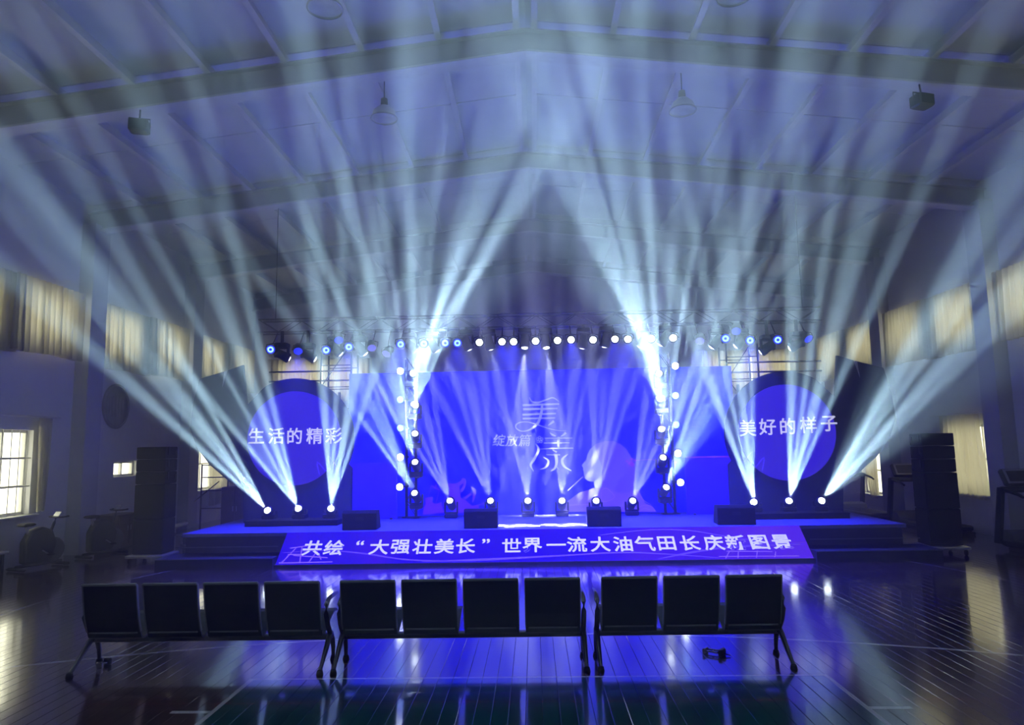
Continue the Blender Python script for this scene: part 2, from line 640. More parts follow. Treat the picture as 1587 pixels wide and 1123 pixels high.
for y in RAFT:
    mb = MB()
    fl = MB()
    for s in (-1, 1):
        t0, b0 = RIDGE - .18, 7.56
        e = s * WX
        dz = SLOPE * WX
        mb.prism([(0, t0), (e, t0 - dz), (e, b0 - dz - .05), (0, b0)], .03, lambda u, v, t: (u, y - .015 + t, v))
        fl.prism([(0, b0 + .02), (e, b0 - dz - .03), (e, b0 - dz - .06), (0, b0 - .01)], .26, lambda u, v, t: (u, y - .13 + t, v))
        mb.prism([(0, t0 + .002), (e, t0 - dz + .002), (e, t0 - dz - .02), (0, t0 - .02)], .2, lambda u, v, t: (u, y - .10 + t, v))
    r_ = mb.build('rafter', STEEL, ceiling)
    fl.build('flange', FLANGE, r_)

# windows: frame, panes, bars
WN = [0]


def window_x(side, y0, y1, z0, z1, nm, nt_, bars=0, sill=False):
    WN[0] += 1
    xg = side * (WX + .14)
    fr = MB()
    t = .05
    fr.box((xg, (y0 + y1) / 2, z0 + t / 2), (.06, y1 - y0, t)).box((xg, (y0 + y1) / 2, z1 - t / 2), (.06, y1 - y0, t))
    for i in range(nm + 1):
        y = y0 + t / 2 + (y1 - y0 - t) * i / nm
        fr.box((xg, y, (z0 + z1) / 2), (.06, t if i in (0, nm) else .04, z1 - z0))
    for j in range(1, nt_):
        fr.box((xg, (y0 + y1) / 2, z0 + (z1 - z0) * j / nt_), (.055, y1 - y0, .04))
    wo = struct(fr.build('window_%d' % WN[0], FRAMEW))
    for i in range(nm):
        a = y0 + (y1 - y0) * i / nm + .03
        b = y0 + (y1 - y0) * (i + 1) / nm - .03
        for j in range(nt_):
            c = z0 + (z1 - z0) * j / nt_ + .03
            d = z0 + (z1 - z0) * (j + 1) / nt_ - .03
            MB().box((xg, (a + b) / 2, (c + d) / 2), (.008, b - a, d - c)).build('pane', PANE, wo)
    for i in range(bars):
        y = y0 + (y1 - y0) * (i + .5) / bars
        MB().tube((side * (WX + .03), y, z0), (side * (WX + .03), y, z1), .008, n=6).build('bar', FRAMEW, wo)
    if bars:
        for j in range(1, 3):
            z = z0 + (z1 - z0) * j / 3
            MB().box((side * (WX + .03), (y0 + y1) / 2, z), (.02, y1 - y0, .02)).build('bar', FRAMEW, wo)
    if sill:
        MB().rbox((side * (WX - .04), (y0 + y1) / 2, z0 - .02), (.2, y1 - y0 + .2, .04), .008).build('window_sill', FRAMEW, wo)
    return wo


def window_y(x0, x1, z0, z1, nm):
    WN[0] += 1
    yg = YB + .14
    fr = MB()
    t = .05
    fr.box(((x0 + x1) / 2, yg, z0 + t / 2), (x1 - x0, .06, t)).box(((x0 + x1) / 2, yg, z1 - t / 2), (x1 - x0, .06, t))
    for i in range(nm + 1):
        fr.box((x0 + t / 2 + (x1 - x0 - t) * i / nm, yg, (z0 + z1) / 2), (t, .06, z1 - z0))
    wo = struct(fr.build('window_%d' % WN[0], FRAMEW))
    for i in range(nm):
        a, b = x0 + (x1 - x0) * i / nm + .03, x0 + (x1 - x0) * (i + 1) / nm - .03
        MB().box(((a + b) / 2, yg, (z0 + z1) / 2), (b - a, .008, z1 - z0 - .06)).build('pane', PANE, wo)
    return wo


def curtain(name, label, along, fixed, a, b, z0, z1, folds, group=None, amp=.045, gather=None, into=1, bottom_a=None, bottom_b=None):
    """pleated cloth hanging along an axis ('x' or 'y') at the fixed coordinate"""
    n = max(24, folds * 8)
    rows = 7
    rnd = random.Random(hash(label) % 1000 if False else len(label) * 31 + int(a * 100))
    ph = [rnd.uniform(.7, 1.3) for _ in range(folds + 2)]
    vs, fs = [], []
    for j in range(rows):
        v = j / (rows - 1)
        z = z1 + (z0 - z1) * v
        aa = a if bottom_a is None else a + (bottom_a - a) * v ** 1.6
        bb = b if bottom_b is None else b + (bottom_b - b) * v ** 1.6
        for i in range(n + 1):
            u = i / n
            fo = u * folds
            am = amp * ph[int(fo)] * (.55 + .45 * v)
            off = am * math.sin(2 * math.pi * fo) + .3 * am * math.sin(2 * math.pi * fo * 2.37 + 1 + v)
            p = aa + (bb - aa) * u + .35 * am * math.sin(2 * math.pi * fo * 1.0 + 1.3)
            zz = z - (.012 * math.sin(9 * u + rnd.random() * .2) if j == rows - 1 else 0)
            vs.append((p, fixed + off, zz) if along == 'x' else (fixed + off, p, zz))
    for j in range(rows - 1):
        for i in range(n):
            fs.append((j * (n + 1) + i, j * (n + 1) + i + 1, (j + 1) * (n + 1) + i + 1, (j + 1) * (n + 1) + i))
    me = MB().add(vs, fs, True)
    o = me.build(name, CURT)
    return tag(o, label, 'curtain', group)


def rod_y(side, y0, y1, z, parent, r=.014):
    MB().tube((side * (WX - .12), y0, z), (side * (WX - .12), y1, z), r, n=8).build('curtain_rod', RODM, parent)


SIDE = {-1: 'left', 1: 'right'}
NEAR = ['', 'nearest', 'middle', 'farthest']
for side in (-1, 1):
    for bi, (y0, y1) in enumerate(bays):
        window_x(side, y0 + .15, (y0 + y1) / 2 - .26, *UPZ, 2, 1)
        wo = window_x(side, (y0 + y1) / 2 + .26, y1 - .15, *UPZ, 2, 1)
        if bi == 0:
            continue
        rod_y(side, y0 - .05, y1 + .05, 5.10, wo)
        mid = (y0 + y1) / 2
        for q, (a, b) in enumerate(((y0, mid + .12), (mid - .12, y1))):
            where = 'nearer' if q == 0 else 'farther'
            curtain('window_curtain', 'backlit cream curtain high on the %s wall, %s half of the %s window' % (SIDE[side], where, NEAR[bi]),
                    'y', side * (WX - .13 - .09 * q), a, b, 3.72 + (.03 if q else 0), 5.09, 12, 'high curtains of the hall', amp=.068)
# back wall curtains
for i, (x0, x1, z0, z1) in enumerate(back_up):
    wo = window_y(x0, x1, z0, z1, 4)
    if i < 2:
        MB().tube((x0 - .3, YB - .12, 4.86), (x1 + .3, YB - .12, 4.86), .014, n=8).build('curtain_rod', RODM, wo)
        xm = (x0 + x1) / 2
        nm_ = ['behind the round board at far left', 'behind the round board at far right'][i]
        curtain('window_curtain', 'pale curtain on the back wall %s, left half' % nm_, 'x', YB - .12, x0 - .2, xm - .03, 3.45, 4.85, 9, 'curtains of the back wall')
        curtain('window_curtain', 'pale curtain on the back wall %s, right half' % nm_, 'x', YB - .12, xm + .03, x1 + .2, 3.45, 4.85, 9, 'curtains of the back wall')
    else:
        MB().tube((x0 - .1, YB - .12, 2.47), (x1 + .35, YB - .12, 2.47), .014, n=8).build('curtain_rod', RODM, wo)
        curtain('window_curtain', 'white curtain low on the back wall behind the scaffold frame', 'x', YB - .12, x0 + .2, x1 + .2, .5, 2.45, 8)

# lower windows
wo = window_x(-1, *low_left[0], 3, 3, bars=9, sill=True)
rod_y(-1, 10.4, 13.0, 2.62, wo)
curtain('window_curtain', 'narrow cream curtain drawn back beside the barred window at left', 'y', -(WX - .12), 12.42, 12.78, .92, 2.60, 3, amp=.03, bottom_a=12.5, bottom_b=12.7)
window_x(-1, *low_left[1], 2, 1)
wo = window_x(-1, *low_left[2], 3, 2, sill=True)
rod_y(-1, 18.3, 20.9, 2.5, wo)
curtain('window_curtain', 'white curtain low on the left wall beside the round board', 'y', -(WX - .12), 19.2, 20.8, .45, 2.48, 8)
wo = window_x(1, *low_right[0], 3, 2, sill=True)
rod_y(1, 13.95, 16.1, 2.45, wo)
curtain('window_curtain', 'cream curtain hanging beside the right speaker column', 'y', WX - .12, 14.38, 15.75, .72, 2.43, 9, bottom_a=14.22)
wo = window_x(1, *low_right[1], 3, 2, sill=True)
rod_y(1, 18.2, 20.2, 1.95, wo)
curtain('window_curtain', 'grey curtain gathered mid-window behind the far treadmill', 'y', WX - .12, 18.75, 19.45, .42, 1.93, 5, bottom_a=18.85, bottom_b=19.1)

# ================================================================== STAGE
SZ = 0.50
st = thing('stage_platform', 'low black-skirted stage platform covered in blue carpet', 'stage', (0, 12.4, 0))
MB().box((.05, 1.6, SZ - .03), (12.6, 3.2, .06)).build('carpet_deck', CARPET, st)
MB().box((.05, 1.6, (SZ - .06) / 2), (12.5, 3.1, SZ - .065)).build('skirt', SKIRT, st)

# sloping printed banner panel along the stage front
RB, RT = (11.80, .045), (12.35, SZ + .004)
rl = math.hypot(RT[0] - RB[0], RT[1] - RB[1])
rd = ((RT[0] - RB[0]) / rl, (RT[1] - RB[1]) / rl)
RX0, RX1 = -4.35, 4.52


def ramp3(u, v, t):
    """u across the hall, v up the slope, t proud of it"""
    return Vector((u, RB[0] + rd[0] * v - rd[1] * t, RB[1] + rd[1] * v + rd[0] * t))


ramp = thing('slogan_ramp', 'glowing violet-blue sloping slogan panel along the stage front', 'banner', (0, 11.8, 0))
off = Vector((0, 11.8, 0))


def rel(fn, o):
    return lambda u, v, t: fn(u, v, t) - o


rr3 = rel(ramp3, off)
RAMPM = led_mat('slogan_ramp_picture', (0.022, 0.001, 0.95), (0.16, 0.04, 1.0), LED, .9, 'X', 0.5, 7.0)
MB().prism([(RX0, 0), (RX1, 0), (RX1, rl), (RX0, rl)], -.03, rr3).build('panel', RAMPM, ramp)
MB().box((.085, .02, .02), (RX1 - RX0 + .04, .08, .05)).build('lip', SKIRT, ramp)
pix = [('共', 485), ('绘', 518), ('“', 557), ('大', 588), ('强', 621), ('壮', 655), ('美', 689), ('长', 722), ('”', 753), ('世', 793), ('界', 825), ('一', 862),
       ('流', 894), ('大', 930), ('油', 965), ('气', 999), ('田', 1033), ('长', 1069), ('庆', 1106), ('新', 1140), ('图', 1176), ('景', 1211)]
chars = []
for ch, px in pix:
    u = aty(px, 846, 12.09).x
    chars.append((ch, u, rl * .50 + (.10 if ch in '“”' else 0)))
lettering(chars, .345, rr3, 'character', WHITEL, ramp, bold=.018)
# wave ribbons and drawings printed on the slope
WAVE = mat('print_violet_wave', (0.05, 0.05, 0.05), 0.5, emit=(0.11, 0.035, 0.80), estr=.9 * LED, sample=False)
LILAC = mat('print_lilac', (0.12, 0.12, 0.12), 0.5, emit=(0.30, 0.14, 0.85), estr=.8 * LED, sample=False)
wv = MB()
ribbon(wv, [(-4.3, .26), (-3.6, .30), (-2.9, .22), (-2.1, .07), (-1.0, .03)], [.012, .02, .03, .03, .01], rr3, .003)
ribbon(wv, [(-1.9, .03), (-.8, .06), (.4, .12), (1.4, .17), (2.2, .12), (3.0, .03)], [.01, .05, .03, .03, .02, .01], rr3, .003)
ribbon(wv, [(1.1, .56), (1.9, .66), (2.6, .64), (3.2, .50), (3.9, .36), (4.5, .34)], [.008, .015, .02, .02, .02, .015], rr3, .003)
ribbon(wv, [(2.0, .02), (2.6, .16), (3.3, .26), (4.4, .30)], [.01, .04, .04, .03], rr3, .003)
wv.build('wave_print', WAVE, ramp)
pj = MB()
for a, b in (((-4.25, .05), (-4.1, .36)), ((-4.2, .36), (-3.85, .42)), ((-3.95, .05), (-4.0, .38)), ((-4.1, .2), (-3.5, .14)), ((-3.8, .04), (-3.72, .28)), ((-3.72, .28), (-3.6, .1)), ((-4.3, .04), (-3.4, .05)),
             ((-3.86, .44), (-3.9, .26)), ((-4.2, .22), (-3.98, .22))):
    ribbon(pj, [a, b], .02, rr3, .003, 1)
pj.build('oil_pump_print', LILAC, ramp)
pj = MB()
for a, b in (((3.1, .02), (3.2, .17)), ((3.3, .02), (3.34, .15)), ((3.0, .06), (4.3, .05)), ((3.6, .02), (3.66, .18)), ((3.9, .03), (3.95, .15)), ((3.15, .17), (3.9, .15))):
    ribbon(pj, [a, b], .014, rr3, .003, 1)
pj.build('oilfield_print', LILAC, ramp)

# step blocks either side of the slope
for side, x0, x1, lab in ((-1, -6.35, RX0 - .02, 'left'), (1, RX1 + .02, 6.55, 'right')):
    sb = thing('stage_steps', 'dark carpeted three-step stage stairs at the %s end of the slogan panel' % lab, 'steps', ((x0 + x1) / 2, 12.0, 0), 0, 'stage stairs')
    wd = x1 - x0
    for i in range(3):
        zt = SZ * (i + 1) / 3 - (.004 if i == 2 else 0)
        yf = 11.72 + .24 * i
        ex = .22 * (2 - i) * (1 if side > 0 else 1)
        w_ = wd - (.0 if i == 0 else .22 * i)
        cx_ = (-(wd - w_) / 2 if side > 0 else (wd - w_) / 2)
        o = MB().box((cx_, (yf + 12.39) / 2 - 12.0, zt / 2 - (.0 if i == 0 else SZ * i / 6)), (w_, 12.39 - yf, zt if i == 0 else SZ / 3)).build('step', STEPM, sb)
        MB().box((cx_, yf - 12.0 - .004, zt - .008), (w_, .012, .012)).build('nosing', NOSE, o)

# main LED wall
LX0, LX1, LY, LZ0, LZ1 = -3.95, 4.22, 14.85, .52, 3.55
led = thing('led_video_wall', 'wide blue video wall at the back of the stage', 'screen', ((LX0 + LX1) / 2, LY, SZ))
lo = Vector(((LX0 + LX1) / 2, LY, SZ))
LEDM = led_mat('video_wall_picture', (0.003, 0.001, 1.6), (0.012, 0.008, 1.25), LED, .7, 'Z', 0.0, 3.0)
MB().box((0, .06, (LZ0 + LZ1) / 2 - SZ), (LX1 - LX0, .12, LZ1 - LZ0)).build('screen', LEDM, led)
bk = MB()
for i in range(9):
    bk.box((-4.0 + i, .25, 1.53), (.05, .2, 3.0))
bk.box((0, .25, .3), (8.1, .05, .05)).box((0, .25, 2.4), (8.1, .05, .05))
bk.build('rear_frame', PIPE, led)


def led3(depth):
    def f(px, py, t):
        p = aty(px, py, LY - depth)
        return Vector((p.x, LY - depth - t, p.z)) - lo
    return f


def crop(ox, oy, s):
    return lambda pts: [(ox + x / s, oy + y / s) for x, y in pts]


c7 = crop(760, 600, 8.02)
tl = MB()
l3 = led3(.012)
for pts, wd in (([(485, 125), (520, 178), (600, 187), (700, 152), (780, 130), (855, 178)], [1.2, 2.2, 2.6, 2.0, 2.4, .6]),
                ([(400, 222), (855, 206)], [3.4, 2.8]), ([(405, 272), (835, 262)], [3.2, 2.4]), ([(398, 340), (815, 325)], [3.0, 2.6]), ([(400, 388), (805, 380)], [2.8, 1.8]),
                ([(645, 215), (630, 330), (590, 440), (500, 520), (400, 545), (325, 512), (320, 465), (380, 433), (470, 432), (590, 466), (720, 510), (840, 535), (940, 540)],
                 [3.2, 4.2, 4.2, 2.6, 1.4, 1.8, 2.4, 1.8, 1.0, 1.4, 1.2, 1.0, .5]),
                ([(790, 418), (750, 450), (715, 475)], [4.0, 3.0, .5]),
                ([(738, 562), (775, 590), (815, 606)], [.6, 3.0, 1.0]), ([(938, 562), (910, 590), (870, 612)], [3.6, 2.6, .6]),
                ([(675, 632), (1020, 630)], [1.4, 1.6]), ([(665, 692), (985, 688)], [1.4, 1.6]), ([(615, 768), (760, 758), (1030, 755)], [.6, 1.6, 1.8]),
                ([(850, 615), (845, 690), (850, 765)], [3.6, 4.2, 3.0]), ([(772, 775), (825, 806)], [.8, 3.0]), ([(700, 838), (865, 838)], [1.0, 2.0]),
                ([(560, 700), (600, 775), (545, 890), (500, 965), (538, 1045)], [.8, 3.6, 4.0, 2.6, .5]), ([(660, 868), (722, 915), (690, 990), (615, 1020)], [.6, 3.2, 3.2, .4]),
                ([(815, 840), (822, 930), (800, 1005), (748, 1042)], [5.0, 4.2, 3.0, .5]), ([(965, 828), (895, 895), (915, 980), (1008, 1035)], [.6, 4.0, 3.6, .6]),
                ([(820, 980), (850, 1020)], [1.4, .5])):
    ribbon(tl, c7(pts), wd, l3, .006)
tl.build('title_brushwork', WHITED, led)
ct = []
for ch, px in (('绽', 773.5), ('放', 793.5), ('篇', 813.5)):
    p = aty(px, 682, LY - .012)
    ct.append((ch, p.x, p.z))
lettering(ct, .27, lambda u, v, t: Vector((u, LY - .012 - t, v)) - lo, 'character', WHITED, led, bold=.004, shear=.2)
fl_ = MB()
for k in range(5):
    a = math.pi / 2 + k * 2 * math.pi / 5
    c_ = (836.2 + 3.6 * math.cos(a), 681.2 - 3.6 * math.sin(a))
    ribbon(fl_, [(c_[0] + 1.9 * math.cos(t * math.pi / 4), c_[1] + 1.9 * math.sin(t * math.pi / 4)) for t in range(9)], .8, l3, .006, 2)
fl_.build('flower_mark', WHITED, led)
# picture elements: profile portrait and oil pumps
VEIL = mat('picture_violet', (0.02, 0.02, 0.02), 0.5, emit=(0.11, 0.055, 1.6), estr=.85 * LED, sample=False)
FACE = mat('picture_pale_blue', (0.03, 0.03, 0.03), 0.5, emit=(0.20, 0.23, 1.4), estr=.8 * LED, sample=False)
ROBE = mat('picture_lavender', (0.025, 0.025, 0.025), 0.5, emit=(0.16, 0.075, 1.6), estr=.85 * LED, sample=False)
PUMP = mat('picture_purple', (0.02, 0.02, 0.02), 0.5, emit=(0.095, 0.006, 1.7), estr=.9 * LED, sample=False)
PINK = mat('picture_pink', (0.02, 0.02, 0.02), 0.5, emit=(0.26, 0.02, 1.0), estr=.8 * LED, sample=False)
c3 = crop(880, 670, 8.02)
MB().prism(c3([(330, 150), (450, 108), (560, 104), (650, 142), (720, 200), (770, 270), (805, 340), (850, 440), (845, 560), (850, 700), (890, 790), (600, 800), (420, 760), (400, 420), (350, 280)]), .004, led3(.012)).build('veil_picture', VEIL, led)
MB().prism(c3([(335, 158), (275, 210), (240, 280), (232, 340), (168, 410), (196, 440), (184, 462), (200, 482), (196, 512), (214, 572), (250, 600), (322, 612), (340, 705), (425, 705), (420, 420), (372, 280)]), .004, led3(.018)).build('face_picture', FACE, led)
MB().prism(c3([(-60, 985), (0, 850), (150, 745), (330, 690), (480, 680), (600, 750), (740, 755), (880, 705), (960, 880), (1050, 915), (1105, 985)]), .004, led3(.022)).build('robe_picture', ROBE, led)
rb = MB()
for pts in ([(420, 720), (470, 690), (530, 730), (580, 800), (500, 850), (420, 840), (420, 720)], [(870, 940), (940, 905), (1030, 915), (1090, 980)], [(895, 980), (950, 940), (1020, 960)], [(-20, 900), (120, 900), (320, 890)], [(860, 720), (930, 830), (1040, 900)], [(0, 720), (190, 545)]):
    ribbon(rb, c3(pts), .7, led3(.027), .003, 3)
rb.build('embroidery_picture', LILAC, led)
fb = MB()
for k in range(9):
    a = k * .7
    x_, y_ = 790 + 60 * math.cos(a) * (k % 3) / 2, 370 + 40 * math.sin(a)
    fb.prism(c3([(x_ + 22 * math.cos(q), y_ + 18 * math.sin(q)) for q in (0, 1.2, 2.4, 3.6, 4.8)]), .003, led3(.02))
fb.build('flower_picture', PINK, led)
c2 = crop(630, 720, 9.335)
pm_ = MB()
for poly in ([(235, 722), (250, 620), (280, 560), (265, 480), (330, 470), (382, 458), (370, 540), (420, 570), (500, 540), (520, 640), (565, 665), (560, 690)],
             [(610, 320), (765, 312), (785, 480), (850, 505), (905, 560), (955, 600), (1048, 592), (1050, 655), (870, 690), (700, 700), (640, 560)]):
    pm_.prism(c2(poly), .004, led3(.012))
for pts, wd in (([(590, 290), (720, 292), (800, 250), (825, 195)], 5.0), ([(835, 200), (840, 290), (790, 390)], 4.2), ([(840, 490), (900, 440), (940, 420)], 3.5), ([(935, 320), (980, 370), (975, 470), (955, 545)], [1, 5, 4, .6]),
                ([(358, 298), (410, 330), (478, 362)], 2.2), ([(358, 300), (320, 450)], .9), ([(475, 365), (425, 560)], .9), ([(430, 280), (420, 340)], 2.0), ([(560, 430), (515, 660)], .9), ([(950, 600), (1040, 580), (1130, 555)], 1.4),
                ([(1110, 540), (1135, 600)], 1.2)):
    ribbon(pm_, c2(pts), wd, led3(.014), .004, 3)
pm_.build('oil_pump_picture', PUMP, led)
ln = MB()
ribbon(ln, [(540, 768), (552, 782), (575, 793), (612, 800)], [3, 3.4, 2.2, 1.4], led3(.012), .004)
ribbon(ln, [(985, 713), (1010, 712), (1028, 716)], 1.0, led3(.012), .004)
ln.build('curve_picture', PINK, led)

# free-standing side panel in front of the video wall
sp_ = thing('side_screen_panel', 'plain blue square screen panel with a thin magenta top edge', 'screen panel', (3.62, 14.55, SZ))
PANM = led_mat('side_panel_picture', (0.014, 0.002, 1.5), (0.024, 0.002, 1.3), LED, .6, 'Z', 0, 1.2)
MB().box((0, 0, .57), (1.06, .10, 1.14)).build('screen', PANM, sp_)
MB().box((-.04, -.03, 1.15), (.92, .06, .025)).build('edge_strip', PINK, sp_)
for s in (-1, 1):
    MB().box((s * .4, .02, .012), (.05, .34, .024)).build('foot', BLACK, sp_)
p_ = thing('side_screen_panel', 'plain blue screen panel standing left of the video wall by the black riser', 'screen panel', (-3.35, 14.55, SZ))
MB().box((0, 0, .57), (1.0, .10, 1.14)).build('screen', PANM, p_)
for s in (-1, 1):
    MB().box((s * .4, .02, .012), (.05, .34, .024)).build('foot', BLACK, p_)

# round slogan boards
DISCM = led_mat('round_board_picture', (0.020, 0.008, 0.85), (0.040, 0.020, 0.75), LED, .8, 'Z', -.9, .9)


def arc(cx, cz, r, a0, a1, n):
    return [(cx + r * math.cos(math.radians(a0 + (a1 - a0) * i / n)), cz + r * math.sin(math.radians(a0 + (a1 - a0) * i / n))) for i in range(n + 1)]


def round_board(s, cx, cz, label, text, tx, flip_wing):
    """s = +1 right board, -1 left board (mirrored)"""
    t = thing('round_slogan_board', label, 'backdrop', (cx, 14.1, SZ), 0, 'round boards beside the screen')
    f = lambda u, v, w_: Vector((s * u, w_, v + cz - SZ))
    ring = arc(0, 0, 1.24, -158, 22, 1)[:0] + arc(0, 0, 1.24, 205, 60, 26)
    # ring outline carries on into the swept wing on the outer side, then back under it
    wing = [(.62, 1.09), (.98, .70), (1.08, 1.54), (1.40, 1.43), (1.98, 1.27), (2.10, .75), (2.14, .25), (1.98, -.15), (1.72, -.48), (1.36, -.78), (1.02, -1.02)]
    lb = SZ - cz + .003
    low = [(.98, lb), (-1.2, lb), (-1.2, -.6)]
    MB().prism(ring + wing[1:] + low, .07, f).build('board', BACKD, t)
    tear = MB().prism([(1.40, 1.43), (1.50, 1.08), (1.47, 1.41)], -.004, f)
    tear.build('torn_slit', mat('pale_tear', (0.6, 0.6, 0.62), 0.6), t)
    d = MB().prism(arc(-.02, .02, .95, 0, 354, 59), -.05, f).build('disc_screen', DISCM, t)
    cc = []
    for ch, px, py in text:
        p = aty(px, py, 14.04)
        cc.append((ch, p.x - cx, p.z - SZ))
    lettering(cc, .345, lambda u, v, w_: Vector((u, -.052 - w_, v)), 'character', WHITEL, t, bold=.014)
    hp = MB()
    for q in range(2):
        x_ = -.78 + q * .22
        ribbon(hp, [(s * (x_), -.62 - .1 * q), (s * (x_ + .05), -.35 - .12 * q), (s * (x_ - .12), -.55 - .1 * q)], .02, lambda u, v, w_: Vector((u, -.053 - w_, v + cz - SZ)), .003, 3)
    hp.build('pump_print', VEIL, t)
    for xx in (-.9, 0, .8):
        MB().tube((s * xx, .1, 0), (s * xx, .1, 2.6), .03).build('post', PIPE, t)
    return t


round_board(-1, -4.88, 2.16, 'large round slogan board with a swept wing at the left of the stage',
            [('生', 397, 675), ('活', 428, 675), ('的', 456.5, 675), ('精', 487, 675), ('彩', 517, 675)], 0, -1)
round_board(1, 5.05, 2.10, 'large round slogan board with a swept wing at the right of the stage',
            [('美', 1159, 663), ('好', 1189.5, 661), ('的', 1221, 660), ('样', 1253, 658), ('子', 1285, 656)], 0, 1)

# low black risers that carry the side lamps
for s, x0, x1, lab in ((-1, -5.55, -3.75, 'left'), (1, 3.95, 5.85, 'right')):
    r_ = thing('lamp_riser', 'long low black riser carrying three beam lamps at %s' % lab, 'riser', ((x0 + x1) / 2, 13.62, SZ), 0, 'lamp risers')
    MB().rbox((0, 0, .10), (x1 - x0, .5, .02), .004).build('top_board', BLACKM, r_)
    MB().box((0, 0, .045), (x1 - x0 - .02, .48, .09)).build('skirt', BLACKM, r_)

# ------------------------------------------------------------------ lamps
CLAMP = BLACK


def gobo_light(name, parent, loc, dirs, power, color, half, soft=.5):
    """the prism of a moving head throws several narrow beams: one narrow spot each"""
    for i, d in enumerate(dirs):
        ld = bpy.data.lights.new(name, 'SPOT')
        ld.energy = power * (1.0, 1.25, .8, 1.1, .9, 1.2)[i % 6]
        ld.color = color
        ld.spot_size = math.radians(2 * half * (1.0, .6, 1.15, .7, .95, .6)[i % 6])
        ld.spot_blend = 0.8
        ld.shadow_soft_size = 0.03
        lo_ = bpy.data.objects.new(name, ld)
        COL.objects.link(lo_)
        lo_.parent = parent
        lo_.location = loc
        lo_.rotation_euler = basis(-d).to_euler()
    # stray light around the lens, as wide as the whole fan
    ax = Vector((0, 0, 0))
    for d in dirs:
        ax += d
    ax.normalize()
    ld = bpy.data.lights.new(name, 'SPOT')
    ld.energy = power * .045
    ld.color = color
    ld.spot_size = 2 * max(ax.angle(d) for d in dirs) + math.radians(3)
    ld.spot_blend = 0.7
    ld.shadow_soft_size = 0.02
    lo_ = bpy.data.objects.new(name, ld)
    COL.objects.link(lo_)
    lo_.parent = parent
    lo_.location = loc
    lo_.rotation_euler = basis(-ax).to_euler()


def moving_head(label, lens, targets, power, color, half, hang=False, floor_z=None, group=None, wall_y=None):
    """beam moving head; lens = world position of the lens, targets = points its beams pass through"""
    lens = Vector(lens)
    dirs = [(Vector(t_) - lens).normalized() for t_ in targets]
    ax = Vector((0, 0, 0))
    for d in dirs:
        ax += d
    ax.normalize()
    piv = lens - ax * .17
    sgn = -1 if hang else 1
    bz = piv.z - .24 * sgn if floor_z is None else floor_z
    base = Vector((piv.x, piv.y, bz))
    t = thing('moving_head_lamp', label, 'stage lamp', base, 0, group)
    h = (piv.z - bz)
    MB().rbox((0, 0, sgn * .045), (.26, .22, .09), .015).build('base', BLACK, t)
    yk = MB()
    arm = abs(h) - .09 + .05
    for s in (-1, 1):
        yk.rbox((s * .125, 0, sgn * (.09 + arm / 2)), (.035, .10, arm), .012)
    yk.rbox((0, 0, sgn * .10), (.28, .12, .03), .01)
    yk.build('yoke', BLACK, t)
    B = basis(ax)
    hd = MB().lathe([(.0, -.15), (.07, -.145), (.085, -.11), (.088, .02), (.10, .08), (.10, .15), (.062, .155)], 18, (0, 0, h), B)
    ho = hd.build('head', BLACK, t)
    MB().lathe([(.001, .176), (.025, .173), (.046, .166), (.060, .154), (.062, .14)], 18, (0, 0, h), B).build('lens', LENSW, ho)
    if hang:
        MB().box((0, 0, (4.30 - base.z) / 2), (.05, .05, abs(4.30 - base.z) + .02)).build('clamp', CLAMP, t)
    if wall_y:
        MB().box((0, (wall_y - base.y) / 2, -.015), (.06, wall_y - base.y, .03)).build('bracket', CLAMP, t)
    gobo_light('beam_light', t, lens + ax * .03 - base, dirs, power, color, half)
    return t


def fan(lens, pts, y):
    return [aty(px, py, y) for px, py in pts]


ICE = (0.56, 0.84, 1.0)
LAV = (0.50, 0.55, 1.0)

# side lamps on the risers
side_heads = [
    ((414, 790), [(148, 548), (185, 528), (228, 545), (262, 520)], 8.5, 'leftmost beam lamp on the left riser, beams fanned to the left wall'),
    ((462, 787), [(60, 300), (175, 262), (262, 250), (335, 262)], 7.0, 'middle beam lamp on the left riser, beams leaning left'),
    ((513, 787), [(480, 300), (535, 300), (598, 320), (672, 300)], 7.5, 'rightmost beam lamp on the left riser, beams almost upright'),
    ((1168, 777), [(1000, 320), (1062, 300), (1115, 290), (1160, 280)], 7.5, 'leftmost beam lamp on the right riser, beams leaning left'),
    ((1223, 775), [(1232, 260), (1298, 250), (1362, 250), (1440, 270)], 7.0, 'middle beam lamp on the right riser, beams almost upright'),
    ((1274, 775), [(1400, 560), (1440, 545), (1490, 535), (1560, 500)], 8.5, 'rightmost beam lamp on the right riser, beams fanned to the right wall')]
for (px, py), tg, ty, lab in side_heads:
    L = aty(px, py, 13.62)
    moving_head(lab, L, fan(L, tg, ty), BEAM, ICE, 1.35, floor_z=SZ + .11, group='beam lamps on the risers')

# lamp towers either side of the video wall
tower_defs = {
    'left': (-2.58, [((640, 578), [(700, 430), (742, 400), (780, 360), (828, 280)]),
                     ((644, 627), [(640, 400), (668, 380), (705, 390), (735, 430)]),
                     ((643, 671), [(560, 380), (598, 360), (632, 380), (655, 400)]),
                     ((643, 715), [(480, 360), (525, 350), (560, 400), (590, 420)]),
                     ((642, 763), [(395, 420), (430, 370), (470, 400), (520, 450)])]),
    'right': (2.78, [((1021, 578), [(852, 260), (900, 330), (930, 370), (965, 420)]),
                     ((1023, 617), [(870, 200), (915, 250), (975, 380), (1010, 420)]),
                     ((1025, 664), [(960, 330), (1008, 350), (1045, 380), (1080, 370)]),
                     ((1028, 708), [(1070, 350), (1105, 340), (1140, 360), (1180, 330)]),
                     ((1033, 754), [(1120, 480), (1175, 420), (1225, 380), (1270, 360)])])}
HGT = ['top', 'second highest', 'middle', 'second lowest', 'lowest']
